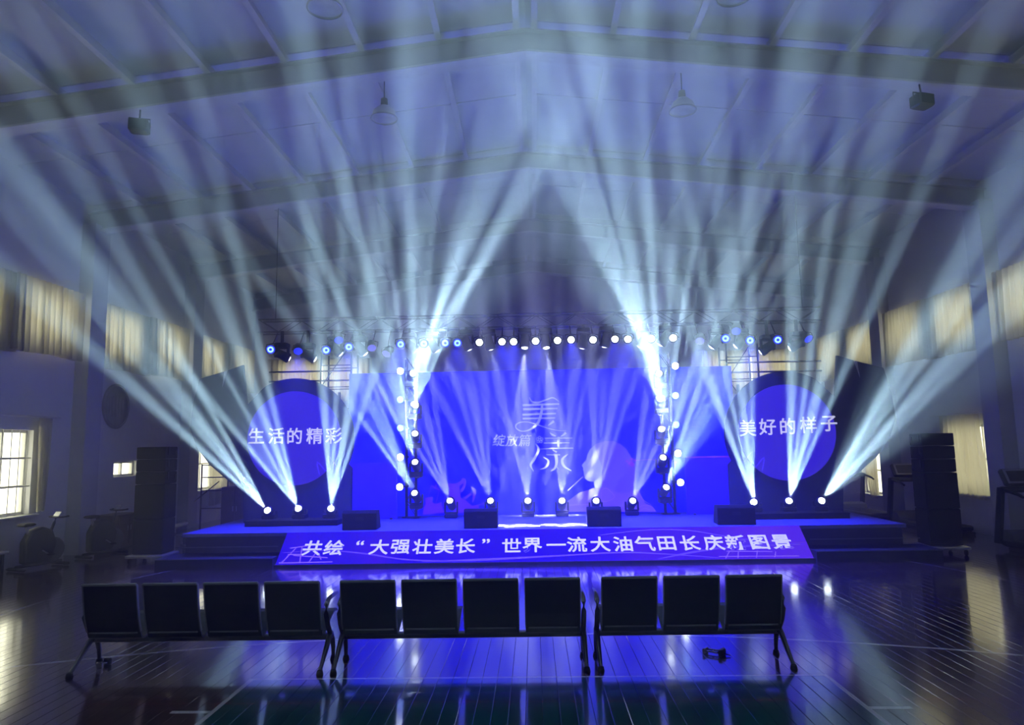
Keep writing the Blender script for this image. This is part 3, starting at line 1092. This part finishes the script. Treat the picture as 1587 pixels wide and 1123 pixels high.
for nm, (tx, heads) in tower_defs.items():
    tw = thing('lamp_tower', 'slender black lattice tower carrying lamps at the %s of the video wall' % nm, 'tower', (tx, 14.70, SZ), 0, 'lamp towers')
    ch_ = MB()
    for sx in (-.10, .10):
        for sy in (-.08, .08):
            ch_.tube((sx, sy, .02), (sx, sy, 3.30), .016, n=6)
    ch_.build('chords', BLACK, tw)
    br = MB()
    for i in range(11):
        z0 = .05 + i * .3
        for sy in (-.08, .08):
            a, b = ((-.1, .1) if i % 2 else (.1, -.1))
            br.tube((a, sy, z0), (b, sy, z0 + .3), .008, n=5)
        for sx in (-.1, .1):
            br.tube((sx, -.08, z0), (sx, .08, z0 + .3), .008, n=5)
    br.build('bracing', BLACK, tw)
    MB().box((0, 0, .01), (.36, .20, .02)).build('base_plate', BLACK, tw)
    for i, ((px, py), tg) in enumerate(heads):
        L = aty(px, py, 14.25)
        moving_head('%s beam lamp on the %s lamp tower' % (HGT[i], nm), L, fan(L, tg, 9.0), BEAM * .8, ICE, 1.15, wall_y=14.63, group='beam lamps on the towers')
    cols = [(621, 575), (621, 619), (621, 663), (621, 708), (620, 754)] if nm == 'left' else [(1046, 567), (1046, 613), (1047, 658), (1050, 702), (1054, 747)]
    for i, (px, py) in enumerate(cols):
        P = aty(px, py, 14.3)
        t = thing('wash_lamp', '%s small round wash lamp in the outer column of the %s tower' % (HGT[i], nm), 'stage lamp', P, 0, 'wash lamps on the towers')
        B = basis(Vector((0, -1, -.05)))
        bo = MB().lathe([(.001, -.14), (.06, -.13), (.075, -.05), (.08, .04), (.07, .045)], 16, (0, 0, 0), B).build('body', BLACK, t)
        full = i in (0, 3, 4)
        MB().lathe([(.001, .052), (.04, .05), (.068, .04)], 16, (0, 0, 0), B).build('lens', LENSW if full else LENSC, bo)
        MB().box((-(P.x - tx) / 2, .1, 0), (abs(P.x - tx), .03, .03)).box((-(P.x - tx) * .7, .21, 0), (.03, .24, .03)).build('bracket', BLACK, t)

# lamps on the stage floor in front of the wall
floor_heads = [((697, 775), [(560, 560), (600, 560), (635, 550), (665, 560)]),
               ((760, 775), [(665, 580), (700, 570), (725, 560), (752, 560)]),
               ((818, 775), [(768, 580), (795, 570), (820, 560), (838, 560)]),
               ((871, 775), [(845, 580), (868, 570), (890, 560), (915, 560)]),
               ((924, 775), [(915, 540), (940, 540), (965, 540), (995, 550)]),
               ((981, 775), [(1005, 580), (1035, 570), (1068, 570), (1095, 590)])]
for i, ((px, py), tg) in enumerate(floor_heads):
    L = aty(px, py, 14.35)
    moving_head('%s beam lamp from the left on the stage floor before the video wall' % ORD[i], L, fan(L, tg, 10.5), BEAM * .3, LAV, 1.5, floor_z=SZ + .005, group='beam lamps on the stage floor')

# overhead truss
TY = 13.7
tr = thing('lighting_truss', 'long overhead box truss carrying the row of stage lamps', 'truss', (0.1, TY, 4.30))
for sy in (0, .26):
    for sz in (0, .26):
        MB().tube((-5.6, sy, sz), (5.6, sy, sz), .018, n=8).build('chord', ALU, tr)
br = MB()
for i in range(28):
    x = -5.6 + i * .4
    for sy in (0, .26):
        a, b = ((0, .26) if i % 2 else (.26, 0))
        br.tube((x, sy, a), (x + .4, sy, b), .008, n=5)
    br.tube((x, 0, 0), (x + .4, .26, 0), .008, n=5)
br.build('bracing', ALU, tr)
for x in (-5.3, 5.3):
    MB().tube((x, .13, .26), (x, .13, 2.9), .006, n=5).build('hoist_chain', PIPE, tr)

PAIR = {8: aty(800, 812, 12.95), 9: aty(880, 812, 12.95)}
truss_heads = [((449, 556), (560, 610), 4), ((489, 557), (620, 630), 4), ((529, 549), (640, 650), 4), ((567, 549), (690, 690), 4),
               ((645, 543), (760, 640), 4), ((678, 544), (780, 690), 5), ((728, 542), (800, 700), 5), ((761, 542), (808, 720), 5),
               ((813, 540), (822, 760), 4), ((847, 540), (842, 760), 4), ((902, 540), (868, 720), 5), ((936, 538), (890, 720), 5),
               ((991, 538), (900, 690), 5), ((1023, 535), (930, 680), 4), ((1102, 539), (985, 690), 4), ((1139, 537), (1010, 650), 4),
               ((1178, 546), (1060, 625), 4), ((1223, 540), (1100, 605), 4)]
for i, ((px, py), (qx, qy), n) in enumerate(truss_heads):
    L = aty(px, py, 13.75)
    c_ = aty(qx, qy, 14.6)
    ax = (c_ - L).normalized()
    side_ = ax.cross(Vector((0, 1, 0))).normalized()
    tg = []
    for k in range(n):
        a = (k - (n - 1) / 2) * .085
        b = (.05, -.04, .03, -.05, .02)[k]
        tg.append(L + ax + side_ * a + Vector((0, 1, 0)) * b)
    cen = 4 <= i <= 13
    if i in PAIR:
        tg = [PAIR[i] + Vector((q * .22, (.1, -.12, .08, -.05)[k], 0)) for k, q in enumerate((-1.5, -.5, .5, 1.5))]
    moving_head('%s hanging beam lamp from the left under the truss' % ORD[i], L, tg, DOWN * (1.0 if cen else .75), LAV, 3.2 if i in PAIR else 1.6, hang=True, group='beam lamps under the truss')

wash = [(420, 541, 'c'), (462, 542, 'b'), (506, 542, 'c'), (525, 525, 'b'), (541, 537, 'c'), (576, 537, 'v'), (600, 546, 'v'), (621, 533, 'c'), (657, 532, 'c'), (690, 531, 'c'),
        (709, 531, 'c'), (743, 530, 'w'), (778, 529, 'w'), (796, 529, 'w'), (830, 528, 'w'), (864, 527, 'w'), (885, 526, 'w'), (919, 526, 'w'), (953, 525, 'w'), (973, 525, 'w'),
        (1009, 524, 'w'), (1043, 523, 'w'), (1085, 526, 'v'), (1124, 524, 'c'), (1141, 511, 'b'), (1162, 527, 'c'), (1205, 526, 'c'), (1251, 523, 'b')]
for i, (px, py, kd) in enumerate(wash):
    P = aty(px, py, 13.36)
    t = thing('wash_lamp', '%s round blue wash lamp from the left along the truss' % ORD[i], 'stage lamp', P, 0, 'wash lamps along the truss')
    d = (Vector((0.0, 10.5, .3)) - P).normalized() if kd in 'wc' else Vector((.2 if i % 2 else -.2, -.6, -.55)).normalized()
    d = Vector((d.x * .3, -1, -.25)).normalized() if kd in 'wc' else d
    B = basis(d)
    bo = MB().lathe([(.001, -.15), (.07, -.14), (.085, -.05), (.095, .05), (.085, .055)], 18, (0, 0, 0), B).build('body', BLACK, t)
    if kd == 'w':
        MB().lathe([(.001, .062), (.04, .058), (.064, .045)], 18, (0, 0, 0), B).build('lens', LENSW, bo)
    else:
        MB().lathe([(.001, .056), (.05, .054), (.084, .045)], 18, (0, 0, 0), B).build('lens', {'c': LENSB, 'b': LENSB, 'v': LENSV}[kd], bo)
        if kd == 'c':
            MB().lathe([(.028, .062), (.05, .066), (.06, .058)], 18, (0, 0, 0), B).build('lit_ring', LENSC, bo)
    MB().path([(-.11, 0, 0), (-.11, .06, .1), (0, .1, .13), (.11, .06, .1), (.11, 0, 0)], .010, 6).build('yoke', BLACK, t)
    MB().tube((0, .1, .12), (0, .35, 4.30 - P.z), .012, n=6).build('clamp', BLACK, t)
    if i % 3 == 1 or kd == 'w' and i % 2 == 0:
        ld = bpy.data.lights.new('wash_light', 'SPOT')
        ld.energy = WASH * 10
        ld.color = (0.03, 0.03, 1.0)
        ld.spot_size = math.radians(75)
        ld.spot_blend = .6
        ld.shadow_soft_size = .06
        lo_ = bpy.data.objects.new('wash_light', ld)
        COL.objects.link(lo_)
        lo_.parent = t
        lo_.location = d * .10
        lo_.rotation_euler = basis(-Vector((0, -.18, -1)).normalized()).to_euler()

# ------------------------------------------------------------------ sound
def line_array(label, x, y, rot):
    t = thing('speaker_column', label, 'speaker', (x, y, 0), rot, 'speaker columns')
    dl = MB().rbox((0, 0, .12), (.66, .62, .05), .01).build('dolly', SILVER, t)
    for sx in (-.27, .27):
        for sy in (-.25, .25):
            MB().tube((sx - .015, sy, .045), (sx + .015, sy, .045), .045, n=12).tube((sx, sy, .06), (sx, sy, .10), .012, n=6).build('caster', RUBBER, dl)
    for k, (z0, z1) in enumerate(((.15, .76), (.76, 1.37))):
        o = MB().rbox((0, .02, (z0 + z1) / 2), (.54, .44, z1 - z0 - .006), .012).build('subwoofer', BLACKM, t)
        MB().box((0, -.204, (z0 + z1) / 2), (.50, .012, z1 - z0 - .05)).build('grille', GRILLE, o)
    for k in range(3):
        z = 1.375 + .222 * k + .111
        o = MB().rbox((0, 0.02, z), (.54, .42, .214), .012).build('cabinet', BLACKM, t)
        MB().box((0, -.194, z), (.52, .012, .19)).build('grille', GRILLE, o)
        MB().box((0, -.194, z - .107), (.47, .014, .006)).build('seam_strip', NOSE, o)
        for s in (-1, 1):
            MB().box((s * .279, -.12, z + .04), (.018, .04, .13)).box((s * .284, .14, z), (.014, .05, .10)).build('rigging', BLACK, o)
    return t


line_array('tall black speaker column on a wheeled base at the left of the stage', -6.88, 12.62, .02)
line_array('tall black speaker column on a wheeled base at the right of the stage', 6.92, 12.42, -.05)

for i, (px, py, w_) in enumerate(((560, 822, .62), (746, 816, .60), (936, 812, .60), (1139, 811, .66))):
    y = 12.78
    P = aty(px, py, y)
    lab = ['at the far left of the stage front', 'left of the bright patch on the stage', 'right of the bright patch on the stage', 'at the far right of the stage front'][i]
    t = thing('stage_monitor', 'black wedge floor monitor ' + lab, 'speaker', (P.x, y, SZ), (.03, .0, -.02, -.05)[i], 'floor monitors')
    hw = w_ / 2
    pr = [(-.17, 0), (.24, 0), (.10, .33), (-.12, .34), (-.17, .29)]
    MB().prism(pr, w_, lambda u, v, t_: (t_ - hw, u, v)).build('cabinet', BLACKM, t, bevel=.01)
    MB().prism([(.225, .04), (.235, .045), (.118, .315), (.108, .31)], w_ - .08, lambda u, v, t_: (t_ - hw + .04, u + .012, v)).build('grille', GRILLE, t)
    MB().box((0, -.172, .2), (.14, .012, .05)).build('handle', BLACK, t)

# ------------------------------------------------------------------ benches
def shell(prof, th, x0, x1):
    """sheet bent along a (y, z) profile, with thickness th"""
    n = len(prof)
    up_ = []
    for k, (y, z) in enumerate(prof):
        a, b = prof[max(k - 1, 0)], prof[min(k + 1, n - 1)]
        dy, dz = b[0] - a[0], b[1] - a[1]
        q = math.hypot(dy, dz)
        up_.append((y + dz / q * -th, z + dy / q * th))
    poly = prof + up_[::-1]
    return MB().prism(poly, x1 - x0, lambda u, v, t_: (x0 + t_, u, v))


BACKP = [(0, .765), (.012, .70), (.032, .58), (.06, .46), (.09, .37), (.105, .335)]
SEATP = [(.105, .335), (.125, .285), (.17, .262), (.24, .285), (.36, .345), (.50, .395), (.58, .402), (.62, .385)]


def bench(label, x0, y0, n, rot):
    t = thing('waiting_bench', label, 'bench', (x0, y0, 0), rot, 'waiting benches')
    pitch, sw = .5495, .49
    tot = pitch * (n - 1) + sw
    for i in range(n):
        a = i * pitch
        b = a + sw
        bk_ = shell(BACKP, .018, a, b).build('backrest', SEATM, t)
        MB().box(((a + b) / 2, -.004, .772), (sw, .034, .022)).build('top_roll', SEATE, bk_, bevel=.006)
        for x in (a - .004, b - .006):
            shell([(y - .006, z) for y, z in BACKP], .028, x, x + .010).build('side_rim', SEATE, bk_)
        MB().box(((a + b) / 2, .094, .332), (sw - .05, .012, .012)).build('crease', SEATE, bk_)
        shell(SEATP, .018, a, b).build('seat', mat('dark_seat_underside', (0.018, 0.024, 0.024), 0.4, var=.1), t)
    MB().rbox((tot / 2, .28, .235), (tot + .10, .075, .05), .01).build('beam', SEATE, t)
    for x, s in ((-.035, -1), (tot + .035, 1)):
        lg = MB()
        lg.path([(x, .28, .27), (x, .20, .225), (x, .08, .13), (x, -.055, .03)], [.028, .027, .022, .017], 10)
        lo1 = lg.build('rear_leg', LEGM, t)
        MB().tube((x, -.06, 0), (x, -.06, .035), .032, .024, n=12).build('foot', RUBBER, lo1)
        lg = MB().path([(x, .28, .26), (x, .33, .2), (x, .36, .12), (x, .37, .03)], [.026, .024, .02, .016], 10)
        lo1 = lg.build('front_leg', LEGM, t)
        MB().tube((x, .372, 0), (x, .372, .035), .032, .024, n=12).build('foot', RUBBER, lo1)
        MB().path([(x, .27, .25), (x, .17, .36), (x, .11, .47), (x, .12, .55), (x, .18, .585), (x, .30, .592), (x, .46, .585)], [.024, .024, .022, .022, .02, .02, .016], 10).build('armrest', LEGM, t)
    return t


bench('black steel four-seat waiting bench at the left of the row', -4.08, 6.33, 4, .010)
bench('black steel four-seat waiting bench in the middle of the row', -1.755, 6.36, 4, .010)
bench('black steel three-seat waiting bench at the right of the row', .575, 6.39, 3, .010)


def fitting(label, x, y, rot, s):
    t = thing('metal_floor_fitting', label, 'fitting', (x, y, 0), rot, 'small fittings on the floor')
    for q in (-1, 1):
        MB().tube((-.08 * s, q * .035 * s, .03), (.06 * s, q * .035 * s, .03), .008, n=8).build('rail', CHROME, t)
    MB().rbox((.075 * s, 0, .03), (.04, .11 * s, .06), .008).build('end_block', BLACK, t)
    MB().rbox((-.085 * s, 0, .025), (.025, .10 * s, .05), .006).build('end_plate', CHROME, t)
    MB().tube((-.01 * s, -.04 * s, .03), (-.01 * s, .04 * s, .03), .006, n=8).build('cross_pin', CHROME, t)
    MB().tube((.095 * s, 0, .02), (.15 * s, .01, .012), .006, n=6).build('stud', BLACK, t)


p1 = aty(1107, 1017, 6.78)
fitting('small chrome and black metal fitting lying on the floor behind the right bench', p1.x, 6.78, -.6, 1.0)
fitting('small chrome and black metal fitting on the floor under the left bench end', -4.0, 6.58, 1.4, .6)

# ------------------------------------------------------------------ ceiling lamps and rafter fixtures
for x, y, lab in ((-2.3, 7.42, 'large pale round high-bay lamp nearest the camera, left of the ridge'), (2.38, 7.45, 'large pale round high-bay lamp nearest the camera, right of the ridge'),
                  (-2.2, 10.15, 'small-looking round high-bay lamp beyond the near rafter, left of the ridge'), (2.38, 10.2, 'small-looking round high-bay lamp beyond the near rafter, right of the ridge')):
    t = thing('high_bay_lamp', lab, 'lamp', (x, y, 6.98), 0, 'high-bay ceiling lamps')
    MB().lathe([(.20, 0), (.195, .03), (.16, .12), (.09, .19), (.07, .2)], 28).build('shade', LAMPW, t)
    MB().lathe([(.001, .035), (.10, .03), (.192, .012)], 28).build('diffuser', mat('frosted_diffuser', (.6, .62, .65), .3), t)
    MB().lathe([(.196, -.008), (.208, -.006), (.208, .012), (.196, .014)], 28).build('rim', SILVER, t)
    MB().tube((0, 0, .19), (0, 0, .32), .06, .05, n=14).build('driver_housing', GREYP, t)
    MB().tube((0, 0, .32), (0, 0, RIDGE - SLOPE * abs(x) - 6.98 + .02), .008, n=6).build('drop_rod', GREYP, t)
for x, lab in ((5.52, 'right'), (-5.6, 'left')):
    zb = 7.56 - SLOPE * abs(x)
    t = thing('hanging_loudspeaker', 'small dark loudspeaker hung under the near rafter at the %s' % lab, 'speaker', (x, 9.42, zb - .30), .3, 'loudspeakers under the rafter')
    MB().rbox((0, 0, 0), (.26, .20, .18), .02).build('box', DARKP, t)
    MB().box((0, -.102, 0), (.22, .008, .14)).build('grille', GRILLE, t)
    MB().path([(-.14, 0, 0), (-.14, 0, .12), (.14, 0, .12), (.14, 0, 0)], .01, 6).build('bracket', DARKP, t)
    MB().tube((0, 0, .12), (0, .02, .30), .012, n=6).build('drop_rod', DARKP, t)

# ------------------------------------------------------------------ scaffolding behind the boards
for px, lab, sg in ((525, 'left', -1), (1152, 'right', 1)):
    P = aty(px, 700, 16.05)
    t = thing('scaffold_tower', 'pipe scaffold tower standing behind the %s round board' % lab, 'scaffold', (P.x, 16.05, 0), 0, 'scaffold towers')
    for sx in (-.35, .35):
        for sy in (-.3, .3):
            MB().tube((sx, sy, 0), (sx, sy, 4.15), .022, n=8).build('standard', PIPE, t)
    for i in range(8):
        z = .35 + i * .5
        for sy in (-.3, .3):
            MB().tube((-.35, sy, z), (.35, sy, z), .015, n=6).build('ledger', PIPE, t)
    for i in range(4):
        z = .35 + i * 1.0
        MB().tube((-.35 if i % 2 else .35, -.3, z), (.35 if i % 2 else -.35, -.3, z + 1.0), .012, n=6).build('brace', PIPE, t)
    xa, xb = (-1.55, .35) if sg < 0 else (-.35, 1.75)
    for z in (3.72, 3.50):
        MB().tube((xa, -.3, z), (xb, -.3, z), .02, n=8).build('guard_pipe', PIPE, t)
P = aty(332, 770, 17.2)
t = thing('pipe_scaffold', 'dark pipe scaffold frame by the far left window curtain', 'scaffold', (P.x, 17.2, 0))
for sx in (-.33, .33):
    MB().tube((sx, 0, 0), (sx, 0, 1.62), .02, n=8).build('standard', PIPE, t)
for z in (.55, .98, 1.3, 1.6):
    MB().tube((-.33, 0, z), (.33, 0, z), .015, n=6).build('ledger', PIPE, t)
MB().tube((-.5, .02, .72), (.1, .02, 1.2), .014, n=6).build('brace', PIPE, t)
for sx in (-.33, .33):
    MB().tube((sx, -.25, .02), (sx, .25, .02), .02, n=6).build('foot', PIPE, t)

P = aty(371, 790, 16.4)
t = thing('storage_cabinet', 'dull brown storage cabinet behind the left round board', 'cabinet', (P.x, 16.4, 0))
MB().rbox((0, 0, .56), (.66, .5, 1.10), .01).build('body', WOODC, t)
for sx in (-.165, .165):
    d_ = MB().rbox((sx, -.255, .58), (.315, .02, 1.0), .006).build('door', WOODC, t)
    MB().box((sx * .25, -.275, .62), (.015, .02, .12)).build('handle', SILVER, d_)
t = thing('wall_radiator', 'white upright panel radiator on the left wall behind the speaker column', 'radiator', (-8.98, 16.6, 0), 0)
for i in range(6):
    MB().rbox((0, -.42 + i * .17, .56), (.09, .14, .78), .02).build('section', RADI, t)
for z in (.2, .92):
    MB().tube((-.03, -.5, z), (-.03, .5, z), .018, n=8).build('pipe', RADI, t)
for yy in (-.3, .3):
    MB().box((-.02, yy, .09), (.04, .04, .18)).build('foot', RADI, t)
t = thing('low_cabinet', 'low reddish brown cabinet against the left wall beside the speaker column', 'cabinet', (-8.72, 14.55, 0), 0)
MB().rbox((0, 0, .35), (.5, .75, .66), .01).build('body', WOODC, t)
for sy in (-.18, .18):
    d_ = MB().rbox((.255, sy, .36), (.02, .34, .56), .006).build('door', WOODC, t)
    MB().box((.272, sy * .3, .4), (.016, .012, .1)).build('handle', SILVER, d_)
MB().box((0, 0, .01), (.46, .7, .02)).build('plinth', DARKP, t)

# ------------------------------------------------------------------ emblem on the left wall
t = thing('wall_emblem', 'faint dark round emblem high on the left wall above the speaker column', 'emblem', (-WX, 14.93, 2.95))
RX = Matrix.Rotation(math.radians(90), 3, 'Y')
MB().lathe([(.001, .02), (.49, .02), (.49, 0)], 40, (0, 0, 0), RX).build('disc', EMBLEM, t)
MB().lathe([(.42, .02), (.42, .03), (.46, .03), (.46, .02)], 40, (0, 0, 0), RX).build('ring', mat('mid_grey_emblem', (.42, .42, .43), .7), t)
for i in range(5):
    MB().box((.024, -.24 + i * .12, 0), (.012, .05, .5 - .06 * abs(i - 2))).build('stripe', mat('mid_grey_emblem', (.42, .42, .43), .7), t)

# ------------------------------------------------------------------ gym machines
def treadmill(label, x, y, rot):
    t = thing('treadmill', label, 'treadmill', (x, y, 0), rot, 'treadmills along the right wall')
    MB().rbox((0, -.85, .12), (.72, 1.75, .12), .03).build('deck', DARKP, t)
    MB().rbox((0, -.9, .185), (.48, 1.55, .012), .004).build('belt', RUBBER, t)
    MB().prism([(-.30, .14), (.10, .14), (.12, .24), (0, .34), (-.22, .30)], .70, lambda u, v, t_: (t_ - .35, u, v)).build('motor_hood', GREYP, t, bevel=.02)
    for s in (-1, 1):
        MB().prism([(.0, .10), (.14, .10), (-.06, 1.08), (-.18, 1.08)], .07, lambda u, v, t_: (s * .37 - .035 + t_, u, v)).build('upright', DARKP, t, bevel=.01)
        MB().path([(s * .37, -.12, 1.04), (s * .37, -.30, 1.02), (s * .37, -.52, .98), (s * .37, -.62, .94)], [.03, .028, .026, .022], 10).build('handrail', DARKP, t)
        MB().rbox((s * .3, -.95, .03), (.06, 1.7, .06), .01).build('side_rail', GREYP, t)
    MB().rbox((0, -.12, 1.04), (.78, .16, .10), .03).build('cross_bar', DARKP, t)
    RXc = Matrix.Rotation(math.radians(-28), 3, 'X')
    c_ = MB().rbox((0, -.06, 1.24), (.60, .10, .32), .03, RXc).build('console', DARKP, t)
    cc_ = Vector((0, -.06, 1.24))
    MB().rbox(cc_ + RXc @ Vector((0, -.054, 0)), (.52, .012, .27), .004, RXc).build('bezel', SILVER, c_)
    MB().rbox(cc_ + RXc @ Vector((0, -.060, 0)), (.44, .012, .20), .003, RXc).build('screen', SCREEN, c_)
    return t


treadmill('dark treadmill with a silver-framed screen at the right edge, nearest the camera', 8.50, 12.75, 0.06)
treadmill('dark treadmill half hidden behind the right speaker column', 8.44, 16.4, .05)
treadmill('dark treadmill farthest along the right wall by the round board', 8.25, 18.9, 0.05)


def bike(label, x, y, rot):
    t = thing('exercise_bike', label, 'exercise bike', (x, y, 0), rot, 'exercise bikes by the left wall')
    t.scale = (.85, .85, .85)
    for yy in (-.45, .45):
        MB().rbox((0, yy, .04), (.5, .08, .06), .02).build('floor_bar', DARKP, t)
    MB().rbox((0, 0, .09), (.07, .95, .06), .015).build('spine', DARKP, t)
    MB().lathe([(.001, -.07), (.20, -.07), (.25, -.03), (.25, .03), (.20, .07), (.001, .07)], 24, (0, .25, .34), Matrix.Rotation(math.radians(90), 3, 'Y')).build('flywheel_cover', GREYP, t)
    MB().prism([(-.36, .12), (.20, .12), (.30, .48), (.20, .74), (-.02, .84), (-.24, .78), (-.37, .55)], .20, lambda u, v, t_: (t_ - .10, u, v)).build('housing', DARKP, t, bevel=.05)
    MB().tube((0, -.26, .70), (0, -.30, .86), .03, n=10).build('seat_post', SILVER, t)
    MB().rbox((0, -.30, .89), (.24, .28, .06), .028).build('saddle', RUBBER, t)
    MB().path([(0, .20, .70), (0, .27, .88), (0, .30, .98)], .028, 10).build('bar_post', DARKP, t)
    MB().path([(-.22, .42, 1.0), (-.2, .30, .99), (0, .28, .98), (.2, .30, .99), (.22, .42, 1.0)], .018, 8).build('handlebar', RUBBER, t)
    MB().rbox((0, .33, 1.04), (.18, .03, .12), .01, Matrix.Rotation(math.radians(-35), 3, 'X')).build('console', SILVER, t)
    for s in (-1, 1):
        MB().tube((s * .11, -.02, .36), (s * .14, -.02 + s * .12, .36 - s * .09), .014, n=8).build('crank', SILVER, t)
        MB().rbox((s * .20, -.02 + s * .12, .36 - s * .09), (.12, .09, .03), .008).build('pedal', RUBBER, t)
    return t


bike('dark exercise bike under the barred window at far left', -8.55, 12.05, -.35)
bike('dark exercise bike by the pilaster, right of the barred window', -8.25, 13.35, -.35)
t = thing('weight_bench', 'inclined pale-padded weight bench in front of the low brown cabinet', 'weight bench', (-7.45, 14.2, 0), -.9)
MB().rbox((0, 0, .40), (.28, .75, .06), .02, Matrix.Rotation(math.radians(14), 3, 'X')).build('pad', mat('pale_grey_vinyl', (.34, .34, .36), .4), t)
MB().rbox((0, -.46, .31), (.28, .26, .06), .02).build('seat_pad', RUBBER, t)
MB().rbox((0, -.05, .27), (.06, .9, .05), .01).build('frame', DARKP, t)
for yy in (-.4, .32):
    MB().rbox((0, yy, .03), (.5, .06, .05), .01).build('foot', DARKP, t)
    MB().box((0, yy, .15), (.05, .05, .22)).build('leg', DARKP, t)
t = thing('low_bench', 'low grey bench with a pale top at the far left edge by the wall', 'bench', (-8.8, 10.75, 0), 0)
MB().rbox((0, 0, .37), (.42, 1.3, .04), .01).build('top', mat('pale_bench_top', (.4, .4, .42), .45), t)
for yy in (-.55, .55):
    for sx in (-.16, .16):
        MB().box((sx, yy, .175), (.05, .05, .35)).build('leg', DARKP, t)
MB().box((0, 0, .2), (.03, 1.1, .04)).build('stretcher', DARKP, t)

# ------------------------------------------------------------------ haze
mb = MB().box((0, (YF + YB) / 2, 4.0), (2 * WX + .9, YB - YF + .9, 9.2))
hz = bpy.data.materials.new('stage_haze')
hz.use_nodes = True
nt = hz.node_tree
nt.nodes.remove(nt.nodes['Principled BSDF'])
vs_ = nt.nodes.new('ShaderNodeVolumeScatter')
vs_.inputs['Color'].default_value = (0.86, 0.93, 1.0, 1)
vs_.inputs['Density'].default_value = HAZE
vs_.inputs['Anisotropy'].default_value = 0.4
nt.links.new(vs_.outputs[0], nt.nodes['Material Output'].inputs['Volume'])
hazeo = mb.build('stage_haze', hz)
hazeo['kind'] = 'stuff'
hazeo['label'] = 'thin stage haze filling the whole hall'
hazeo['category'] = 'haze'
